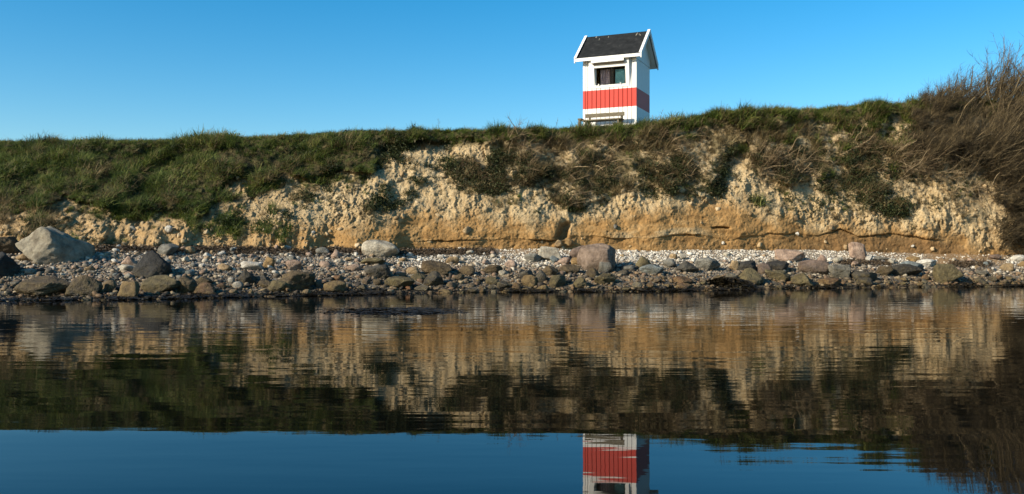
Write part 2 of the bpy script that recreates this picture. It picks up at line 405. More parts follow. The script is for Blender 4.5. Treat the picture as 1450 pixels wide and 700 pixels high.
# turf hangs over the bare soil
off += 0.24 * sstep(-2, 5, turf_e) * (0.45 + 0.55 * dense)
off -= 0.14 * sstep(-26, 0, turf_e) * (turf_e < 3) * (0.4 + 0.6 * dense)
# gully with a sharp shoulder left of it
gx = 1046 - (PY - 205) * 0.52 + 1.3 * wob
inside = sstep(190, 215, PY) * sstep(308, 285, PY)
off += inside * (0.15 * sstep(gx + 2, gx - 8, PX) * sstep(gx - 190, gx - 20, PX) - 0.10 * sstep(gx - 4, gx + 6, PX) * sstep(gx + 40, gx + 8, PX))
# shoulder at the end of the grassy slump
gx2 = 533 + 0.4 * wob; ins2 = sstep(196, 210, PY) * sstep(256, 246, PY)
off += ins2 * 0.16 * sstep(gx2 + 2, gx2 - 6, PX) * sstep(gx2 - 120, gx2 - 10, PX)
# notch at the foot of the pale wall
nx = np.abs(PX - 797 + 0.3 * (PY - 330)); off -= 0.42 * sstep(11, 2, nx) * sstep(312, 322, PY) * sstep(341, 334, PY)
# overhanging crack line in the clay: below it the wall sits back
cr = PY - (ev(CRACK_Y, PX) + 1.6 * fbm(X * 3, 0, 0, 4, 61)); cm = sstep(545, 580, PX) * sstep(1395, 1350, PX) * (0.55 + 0.45 * sstep(-0.25, 0.2, fbm(X * 0.7, 4, 0, 3, 63)))
ck = cm * sstep(-0.15, 0.3, fbm(X * 0.9, 9, 0, 3, 64))
off += ck * (0.07 * sstep(0.5, -0.6, cr) * sstep(-30, -3, cr) - 0.11 * sstep(-0.6, 0.2, cr) * sstep(2.4, 0.6, cr)) + cm * 0.035 * sstep(0.5, -0.5, cr) * sstep(-50, -3, cr)
# a second ledge and a slit
cr2 = PY - (323 - 1.2 * np.cos((PX - 1020) * 0.12)); off -= 0.25 * sstep(1006, 1012, PX) * sstep(1036, 1028, PX) * sstep(-1.4, -0.4, cr2) * sstep(2.2, 0.8, cr2)
# slumped soil at the foot, left half
slump = (1 - sstep(430, 580, PX)) * 0.5 * np.interp(V, [-0.04, 0, 0.1, 0.2, 0.3, 0.42], [1.1, 1, 0.66, 0.36, 0.14, 0]) * np.clip(0.65 + 0.9 * fbm(X * 1.1, 1, 1, 4, 65), 0.1, 1.3)
off += slump
off *= sstep(1.02, 0.97, V) * 0.85 + 0.15
zj = 0.05 * fbm(X * 5, Z * 5, D * 5, 3, 67) * rough
D2 = D - off; X2 = bear(PX) * D2
Z2 = Z - 0.30 * slump * sstep(0.12, -0.02, V) + zj + 0.05 * fbm(X * 1.2, D * 1.2, 0, 3, 69) * (V > 0.9)
# plateau behind the lip
pl = np.array([0.12, 0.3, 0.55, 0.9, 1.4, 2.2, 3.5, 6, 12, 30, 90, 300])
PXp, PL = np.meshgrid(cpx, pl)
Dp = ev(LIP_D, PXp) - off[-1][None] * np.exp(-PL * 2) + PL
Xp = bear(PXp) * Dp
Zp = Z2[-1][None] * np.exp(-PL) + (zl[-1][None] + np.minimum(PL, 1.5) * 0.02) * (1 - np.exp(-PL)) + 0.04 * fbm(Xp * 0.9, Dp * 0.9, 0, 3, 70) * np.exp(-0.05 * PL)
# the ground under the hut is level
near = np.exp(-(((Xp - 4.1) / 2.6) ** 2 + ((Dp - 33.8) / 2.2) ** 2) ** 2)
Zp = Zp * (1 - near) + 5.50 * near
Xa, Da, Za = np.concatenate([X2, Xp]), np.concatenate([D2, Dp]), np.concatenate([Z2, Zp])
me = np_mesh('cliff', np.stack([Xa, Da, Za], -1).reshape(-1, 3), grid_faces(*Xa.shape))
one = np.ones_like(Xp)
lower = turf * (0.35 + 0.65 * dense)
patch = sstep(-0.05, 0.25, fbm(X * 1.8, Z * 2.2, 0.4, 4, 71))
lower = np.where(PX > 530, np.maximum(turf * patch * 0.75, sstep(24, 12, PY - ev(SKY_Y, PX))), turf)
add_attr(me, 'turf', np.concatenate([lower, one]).ravel())
ledge = sstep(-11, -7, cr) * sstep(0.5, -1, cr) * sstep(800, 850, PX) * sstep(1010, 985, PX) * sstep(-0.3, 0.2, fbm(X * 1.4, Z * 2, 2, 3, 73))
add_attr(me, 'clay', np.concatenate([clay * (1 - 0.75 * ledge) * sstep(330, 480, PX) + (0.25 + 0.4 * sstep(0.35, 0.05, V)) * (1 - sstep(330, 480, PX)), 0 * one]).ravel())
damp = 0.6 * sstep(-6, 8, PY - ev(CRACK_Y, PX)) * sstep(1040, 1200, PX) * sstep(1430, 1380, PX) + 0.22 * cm * sstep(0, 3, cr)
add_attr(me, 'damp', np.concatenate([damp, 0 * one]).ravel())
tag(link('cliff', me, M['cliff']), 'eroded pale clay cliff with a grassy top', kind='structure')
CL = dict(PX=PX, PY=PY, X=X2, Y=D2, Z=Z2, V=V, turf=turf, dense=dense, te=turf_e)
# outward normals of the cliff grid
tx = np.stack(np.gradient(np.stack([X2, D2, Z2], 0), axis=2), -1).transpose(0, 1, 2)
gu = np.stack([np.gradient(a, axis=1) for a in (X2, D2, Z2)], -1); gv = np.stack([np.gradient(a, axis=0) for a in (X2, D2, Z2)], -1)
NRM = np.cross(gu, gv); NRM /= (np.linalg.norm(NRM, axis=-1, keepdims=True) + 1e-9)
CELL = np.linalg.norm(np.cross(gu, gv), axis=-1)         # square metres per grid cell

def on_cliff(px, py):
    j = int(np.argmin(np.abs(cpx - px))); col = CL['PY'][:, j]; i = int(np.argmin(np.abs(col - py)))
    return np.array([X2[i, j], D2[i, j], Z2[i, j]]), NRM[i, j]
def lip_point(px, back=0.3):
    d = float(ev(LIP_D, px)) + back; return np.array([float(bear(px)) * d, d, float(zpix(ev(SKY_Y, px), ev(LIP_D, px)))])

# --- water: one sheet with a very long low swell
wx = np.concatenate([np.linspace(-60, -12, 30, endpoint=False), np.linspace(-12, 12, 121), np.linspace(12.5, 60, 30)]); wy = np.concatenate([np.linspace(-80, 2, 20, endpoint=False), np.linspace(2, 10, 160, endpoint=False), np.linspace(10, 40, 120)])
WX, WY = np.meshgrid(wx, wy)
win = sstep(3.2, 3.9, WY) * sstep(5.7, 5.35, WY)
WZ = -0.00105 * np.cos(2 * math.pi * (WY - 4.65 + 0.015 * (WX - 1)) / 1.5) * win + 0.0012 * fbm(WX * 0.35, WY * 0.5, 0, 2, 95) * sstep(30, 10, WY)
me = np_mesh('water', np.stack([WX, WY, WZ], -1).reshape(-1, 3), grid_faces(*WX.shape))
tag(link('water', me, M['water']), 'calm dark sea water mirroring the cliff and hut', kind='structure')

# ------------------------------------------------------------------ the hut
def box(bm, x0, x1, y0, y1, z0, z1):
    vs = [bm.verts.new(p) for p in ((x0,y0,z0),(x1,y0,z0),(x1,y1,z0),(x0,y1,z0),(x0,y0,z1),(x1,y0,z1),(x1,y1,z1),(x0,y1,z1))]
    for f in ((0,3,2,1),(4,5,6,7),(0,1,5,4),(1,2,6,5),(2,3,7,6),(3,0,4,7)): bm.faces.new([vs[i] for i in f])
    return vs
def bm_obj(name, bm, mat, parent=None, bevel=0.0):
    bmesh.ops.recalc_face_normals(bm, faces=bm.faces)
    if bevel: bmesh.ops.bevel(bm, geom=bm.edges[:], offset=bevel, segments=1, affect='EDGES')
    me = bpy.data.meshes.new(name); bm.to_mesh(me); bm.free()
    return link(name, me, mat, parent)
def part_box(name, mat, parent, *b, bevel=0.004):
    bm = bmesh.new(); box(bm, *b); return bm_obj(name, bm, mat, parent, bevel)
def prism(name, mat, parent, poly, axis, a, b, bevel=0.0):
    """poly: 2-d points in the plane across the axis (0: y,z   1: x,z), extruded from a to b"""
    bm = bmesh.new(); n = len(poly)
    P = lambda q, t: (t, q[0], q[1]) if axis == 0 else (q[0], t, q[1])
    A = [bm.verts.new(P(q, a)) for q in poly]; B = [bm.verts.new(P(q, b)) for q in poly]
    bm.faces.new(A); bm.faces.new(B[::-1])
    for i in range(n): bm.faces.new((A[i], B[i], B[(i+1) % n], A[(i+1) % n]))
    return bm_obj(name, bm, mat, parent, bevel)

def mat_paint(band=True):
    m, nt, b, _ = mat_new('painted_boards' if band else 'white_paint'); nb = NB(nt)
    tc = nb.n('ShaderNodeTexCoord').outputs['Object']
    n = nb.noise(scaled(nb, tc, (7, 7, 1.2)), 2.0, 6, 0.7); gr = nb.noise(tc, 3.0, 5, 0.7); n2 = nb.noise(tc, 26, 3, 0.6)
    c = nb.mix(nb.rng(n, 0.42, 0.72, 0, 0.5), (0.72, 0.71, 0.67), (0.56, 0.54, 0.48))
    c = nb.mix(nb.rng(gr, 0.55, 0.8, 0, 0.55), c, (0.40, 0.39, 0.33))
    if band:
        sep = nb.n('ShaderNodeSeparateXYZ'); nb.l(tc, sep.inputs[0])
        z = nb.math('ADD', sep.outputs['Z'], nb.math('MULTIPLY', n2, 0.012))
        inb = nb.math('MULTIPLY', nb.math('GREATER_THAN', z, BAND0), nb.math('LESS_THAN', z, BAND1))
        red = nb.mix(nb.rng(n, 0.35, 0.7), (0.50, 0.028, 0.013), (0.40, 0.036, 0.020))
        c = nb.mix(inb, c, red)
        chips = nb.math('GREATER_THAN', n2, 0.73); c = nb.mix(nb.math('MULTIPLY', chips, inb), c, (0.6, 0.5, 0.4))
    nb.l(c, b.inputs['Base Color']); b.inputs['Roughness'].default_value = 0.55; b.inputs['Specular IOR Level'].default_value = 0.3
    nb.bump(n, b, 0.25, 0.01)
    return m
BAND0, BAND1 = 1.005, 1.70
M['boards'] = mat_paint(True); M['white'] = mat_paint(False)
M['felt'] = mat_noise('roof_felt', [(0.3, (0.008, 0.009, 0.009)), (0.6, (0.017, 0.018, 0.018)), (0.8, (0.040, 0.040, 0.037))], 5, 0.9, 0.3, 0.2, (1, 1, 1))
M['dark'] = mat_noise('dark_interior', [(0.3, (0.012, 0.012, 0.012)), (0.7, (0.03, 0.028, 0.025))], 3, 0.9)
M['curtain'] = mat_noise('mauve_curtain', [(0.3, (0.16, 0.115, 0.125)), (0.7, (0.25, 0.19, 0.20))], 9, 0.9, 0.3)
M['teal'] = mat_noise('teal_board', [(0.3, (0.04, 0.13, 0.14)), (0.7, (0.07, 0.20, 0.21))], 4, 0.7)
M['oldwood'] = mat_noise('weathered_wood', [(0.3, (0.07, 0.058, 0.036)), (0.6, (0.16, 0.135, 0.09)), (0.8, (0.25, 0.21, 0.145))], 4, 0.85, 0.5, 0.2, (2, 18, 18))
M['lichen'] = mat_noise('roof_lichen', [(0.3, (0.16, 0.14, 0.10)), (0.7, (0.30, 0.28, 0.22))], 30, 0.95)
def mat_glass():
    m, nt, b, _ = mat_new('window_glass')
    b.inputs['Base Color'].default_value = (0.9, 0.95, 0.95, 1); b.inputs['Roughness'].default_value = 0.02
    b.inputs['Transmission Weight'].default_value = 1.0; b.inputs['IOR'].default_value = 1.08
    b.inputs['Specular IOR Level'].default_value = 0.5
    return m
M['glass'] = mat_glass()

hut = bpy.data.objects.new('watch_hut', None); COL.objects.link(hut)
HW, HD = 1.04, 0.985
hut.location = (4.079, 34.318, 5.50); hut.rotation_euler = (0, 0, math.radians(-23.5))
tag(hut, 'small white and red striped wooden watch hut with black roof on the cliff top', 'hut')
EAVE, RIDGE, OV = 2.90, 4.00, 0.25
slope = (RIDGE - EAVE) / (HD + OV)
def roof_z(y): return RIDGE - abs(y) * slope
WIN = (-0.78, 0.79, 1.76, 2.90)              # outer window surround in front-wall x and z
nb_ = 12; bw = 2 * HW / nb_
for k in range(nb_):
    x0, x1 = -HW + k * bw + 0.008, -HW + (k + 1) * bw - 0.008
    inwin = -0.60 < (x0 + x1) / 2 < 0.66
    j = 0.004 * ((k * 7) % 3)
    part_box('wall_board', M['boards'], hut, x0, x1, -HD - j, -HD + 0.03, -0.12, 1.80 if inwin else 2.97, bevel=0.006)
    if inwin: part_box('wall_board', M['boards'], hut, x0, x1, -HD - j, -HD + 0.03, 2.62, 2.97, bevel=0.006)
ny = 12; bd = 2 * (HD - 0.035) / ny
for s in (1, -1):
    for k in range(ny):
        y0, y1 = -HD + 0.035 + k * bd + 0.004, -HD + 0.035 + (k + 1) * bd - 0.004
        part_box('wall_board', M['boards'], hut, *(sorted((s * HW, s * (HW - 0.03)))), y0, y1, -0.12, 2.78, bevel=0.005)
    prism('gable_panel', M['white'], hut, [(-HD, 2.785), (HD, 2.785), (HD, roof_z(HD) - 0.09), (0, RIDGE - 0.09), (-HD, roof_z(HD) - 0.09)], 0, s * (HW - 0.03), s * (HW + 0.012))
for k in range(nb_):
    x0, x1 = -HW + k * bw + 0.005, -HW + (k + 1) * bw - 0.005
    part_box('wall_board', M['boards'], hut, x0, x1, HD - 0.03, HD, -0.12, 2.97, bevel=0.006)
for sx in (-1, 1):
    part_box('corner_trim', M['boards'], hut, *(sorted((sx * (HW - 0.075), sx * (HW + 0.014)))), -HD - 0.018, -HD + 0.034, -0.12, 2.94)
part_box('floor_panel', M['dark'], hut, -HW + 0.04, HW - 0.04, -HD + 0.04, HD - 0.04, -0.10, -0.04)
inner = part_box('inner_lining', M['dark'], hut, -HW + 0.06, HW - 0.06, 0.30, 0.33, -0.03, 2.9)
# roof: two felt slabs, fascia and barge boards
GO = 0.25
th = 0.05
for s in (-1, 1):
    y1 = s * (HD + OV)
    poly = [(0.0, RIDGE), (y1, EAVE), (y1, EAVE - th * 1.2), (0.0, RIDGE - th * 1.35)]
    slab = prism('roof_panel', M['felt'], hut, poly, 0, -HW - GO + 0.02, HW + GO - 0.02)
    poly = [(0.0, RIDGE - th * 1.4), (y1 * 0.985, EAVE - th * 1.05), (y1 * 0.985, EAVE - th * 1.5), (0.0, RIDGE - th * 2.0)]
    prism('roof_lining', M['white'], hut, poly, 0, -HW - GO + 0.05, HW + GO - 0.05)
    prism('fascia_board', M['white'], hut, [(y1, EAVE + 0.012), (y1 + s * 0.03, EAVE + 0.002), (y1 + s * 0.03, EAVE - 0.115), (y1, EAVE - 0.115)], 0, -HW - GO + 0.012, HW + GO - 0.012)
    for sx in (-1, 1):
        a, b = sx * (HW + GO - 0.012), sx * (HW + GO + 0.025)
        prism('barge_board', M['white'], hut, [(0.0, RIDGE + 0.035), (y1 + s * 0.045, EAVE + 0.02), (y1 + s * 0.045, EAVE - 0.165), (y1 - s * 0.02, EAVE - 0.165), (y1 - s * 0.02, EAVE - 0.09), (0.0, RIDGE - 0.11)], 0, a, b)
        prism('barge_cap', M['white'], hut, [(s * 0.002, RIDGE + 0.065), (y1 + s * 0.045, EAVE + 0.045), (y1 + s * 0.045, EAVE + 0.023), (s * 0.002, RIDGE + 0.038)], 0, sx * (HW + GO - 0.07), sx * (HW + GO + 0.03))
rr = random.Random(3)
for k in range(9):                                         # lichen along the ridge
    x = rr.choice((rr.uniform(-1.2, -0.6), rr.uniform(0.55, 1.18), rr.uniform(-1.2, 1.2))); t = rr.uniform(0.01, 0.16); w = rr.uniform(0.008, 0.018); L = rr.uniform(0.03, 0.10)
    y0, y1 = -t, -t - L
    bm = bmesh.new(); vs = []
    for (xx, yy) in ((x - w, y0), (x + w * .6, y0 - .01), (x + w, y1), (x - w * .3, y1 - .012)):
        vs.append(bm.verts.new((xx, yy, roof_z(yy) + 0.007)))
    bm.faces.new(vs); r = bmesh.ops.extrude_face_region(bm, geom=bm.faces[:])
    for v in [g for g in r['geom'] if isinstance(g, bmesh.types.BMVert)]: v.co.z -= 0.012
    bm_obj('lichen_patch', bm, M['lichen'], hut)
# window: the surround leans out at the top
def lean(z): return -HD - 0.022 - 0.15 * (z - WIN[2]) / (WIN[3] - WIN[2])
window = bpy.data.objects.new('window', None); COL.objects.link(window); window.parent = hut
GL = (-0.575, 0.645, 1.87, 2.51)
def leaning(name, mat, x0, x1, z0, z1, t=0.05, proud=0.0):
    bm = bmesh.new(); vs = box(bm, x0, x1, 0, 1, z0, z1)
    for i, v in enumerate(vs):
        z = v.co.z; v.co.y = lean(z) - proud + (t if v.co.y > 0.5 else 0)
    return bm_obj(name, bm, mat, window, 0.003)
leaning('window_frame', M['white'], WIN[0], GL[0], WIN[2], WIN[3])
leaning('window_frame', M['white'], GL[1], WIN[1], WIN[2], WIN[3])
leaning('sill', M['white'], GL[0] + .001, GL[1] - .001, WIN[2], GL[2])
leaning('window_frame', M['white'], GL[0] + .001, GL[1] - .001, GL[3], GL[3] + 0.075)
leaning('head_panel', M['white'], GL[0] + .001, GL[1] - .001, GL[3] + 0.076, WIN[3], proud=-0.02)
leaning('pane', M['glass'], GL[0] - .004, GL[1] + .004, GL[2] - .004, GL[3] + .004, t=0.008, proud=-0.025)
for xa, xb in ((WIN[0], WIN[0] + 0.03), (WIN[1] - 0.03, WIN[1])):          # closed cheeks of the leaning surround
    prism('cheek', M['white'], window, [(-HD - 0.01, WIN[2] + .02), (-HD - 0.01, WIN[3] - .01), (lean(WIN[3]) + .052, WIN[3] - .01), (lean(WIN[2]) + .052, WIN[2] + .02)], 0, xa, xb)
# hinged visor above the glass
prism('visor', M['white'], window, [(lean(2.89) - 0.012, 2.90), (lean(2.89) - 0.04, 2.905), (lean(2.69) - 0.15, 2.685), (lean(2.69) - 0.125, 2.672)], 0, WIN[0] + 0.13, WIN[1] - 0.16)
prism('visor_rail', M['oldwood'], window, [(lean(2.66) - 0.012, 2.672), (lean(2.66) - 0.012, 2.645), (lean(2.66) - 0.10, 2.645), (lean(2.66) - 0.10, 2.668)], 0, WIN[0] + 0.16, WIN[1] - 0.19)
for xh in (-0.41, 0.45): part_box('catch', M['white'], window, xh - 0.02, xh + 0.02, lean(1.9) - 0.05, lean(1.9) - 0.005, 1.86, 1.915)
def hang(name, mat, x0, x1, y, z0, z1, amp, n):
    xs = np.linspace(x0, x1, n * 6 + 1); V_ = []; 
    for z in (z0, z1):
        for x in xs: V_.append((x, y + amp * math.sin((x - x0) / (x1 - x0) * n * 2 * math.pi), z))
    k = len(xs)
    V2 = V_ + [(a, b + 0.01, c) for a, b, c in V_]
    F_ = [(i, i + 1, k + i + 1, k + i) for i in range(k - 1)] + [(2*k + i + 1, 2*k + i, 3*k + i, 3*k + i + 1) for i in range(k - 1)]
    return link(name, np_mesh(name, V2, F_), mat, window)
hang('curtain', M['curtain'], -0.40, -0.02, -0.86, 1.75, 2.48, 0.02, 4)
part_box('blind_board', M['teal'], window, 0.19, 0.60, -0.88, -0.86, 1.75, 2.45)
part_box('mullion', M['dark'], window, 0.02, 0.15, -0.95, -0.90, 1.80, 2.60)
part_box('latch', M['lichen'], window, -0.53, -0.51, lean(2.0) + 0.012, lean(2.0) + 0.02, 1.98, 2.06)
part_box('inner_post', M['oldwood'], window, 0.60, 0.63, lean(2.2) + 0.06, lean(2.2) + 0.12, 1.86, 2.50)

# bench in front of the hut
bench = bpy.data.objects.new('garden_bench', None); COL.objects.link(bench)
bx_ = hut.matrix_basis if False else None
R = Matrix.Rotation(math.radians(-23.5), 4, 'Z')
bench.location = Vector((4.079, 34.318, 5.50)) + R @ Vector((-0.06, -HD - 0.62, 0.0)); bench.rotation_euler = (0, 0, math.radians(-23.5))
tag(bench, 'weathered grey wooden bench standing against the hut front', 'bench')
BL = 0.76
part_box('back_slat', M['oldwood'], bench, -BL, BL, 0.20, 0.235, 0.60, 0.745)
for k in range(3): part_box('seat_slat', M['oldwood'], bench, -BL, BL, -0.22 + k * 0.135, -0.10 + k * 0.135, 0.42, 0.465)
for x in (-0.64, 0.60):
    part_box('back_post', M['oldwood'], bench, x, x + 0.07, 0.236, 0.30, -0.05, 0.70)
    part_box('leg', M['oldwood'], bench, x, x + 0.07, -0.20, -0.13, -0.05, 0.419)
    part_box('leg', M['oldwood'], bench, x, x + 0.07, 0.10, 0.17, -0.05, 0.419)
part_box('arm_rest', M['oldwood'], bench, -BL - 0.15, -BL - 0.002, -0.25, 0.20, 0.47, 0.53)
part_box('leg', M['oldwood'], bench, -BL - 0.13, -BL - 0.05, -0.24, -0.16, -0.05, 0.469)

# ------------------------------------------------------------------ boulders and stones
def rock_mesh(name, seed, sub=4, cuts=9, rough=0.10, box_like=0.0, sharp=26.0, planes=None, ro2=None):
    """unit rock: convex cut body with chipped planes and noise, roughly in -0.5..0.5"""
    r = np.random.default_rng(seed)
    bm = bmesh.new(); bmesh.ops.create_icosphere(bm, subdivisions=sub, radius=1.0)
    v = np.array([p.co[:] for p in bm.verts]); u = v / np.linalg.norm(v, axis=1, keepdims=True)
    n = r.normal(size=(cuts, 3)); n[:, 2] *= 0.8; n /= np.linalg.norm(n, axis=1, keepdims=True)
    k = r.uniform(0.52, 0.86, cuts); p = sharp
    if box_like:
        n[:5] = np.array([[1, .1, .15], [-1, .2, .1], [.1, -1, .2], [.1, .1, 1], [-.2, -.9, .5]]) + r.normal(size=(5, 3)) * 0.18; n /= np.linalg.norm(n, axis=1, keepdims=True); k[:5] = r.uniform(0.5, 0.62, 5)
    if planes is not None:
        n = np.array([q[:3] for q in planes], float); n /= np.linalg.norm(n, axis=1, keepdims=True); k = np.array([q[3] for q in planes], float)
    dots = u @ n.T
    pl_ = np.where(dots > 0.05, k[None] / np.maximum(dots, 0.05), 9)
    rad = (1.0 + (pl_ ** -p).sum(1)) ** (-1 / p)           # soft minimum of the planes and the ball
    sd = seed * 1.37; rough = ro2 or rough
    rad = rad * (1 + rough * fbm(u[:, 0] * 1.9 + sd, u[:, 1] * 1.9, u[:, 2] * 1.9, 3, seed) + 0.7 * rough * (np.abs(fbm(u[:, 0] * 4.5, u[:, 1] * 4.5 + sd, u[:, 2] * 4.5, 4, seed + 5, 0.65)) - 0.2))
    q = u * rad[:, None]
    q = (q - (q.max(0) + q.min(0)) / 2) / (q.max(0) - q.min(0))
    for p_, c in zip(bm.verts, q): p_.co = c
    for f in bm.faces: f.smooth = True
    me = bpy.data.meshes.new(name); bm.to_mesh(me); bm.free(); me.materials.append(M['rock']); return me

C = dict(granite=(.27, .24, .18), brown=(.10, .070, .038), charcoal=(.035, .034, .032), tan=(.33, .235, .13), ochre=(.26, .17, .075), white=(.52, .49, .43), pink=(.36, .255, .19), olive=(.14, .115, .058),
         grey=(.17, .163, .14), blue=(.17, .195, .195), red=(.34, .085, .05), redbrown=(.18, .09, .045), pale=(.40, .36, .285), rosetan=(.21, .155, .118), mauve=(.175, .125, .098), slate=(.065, .062, .055))
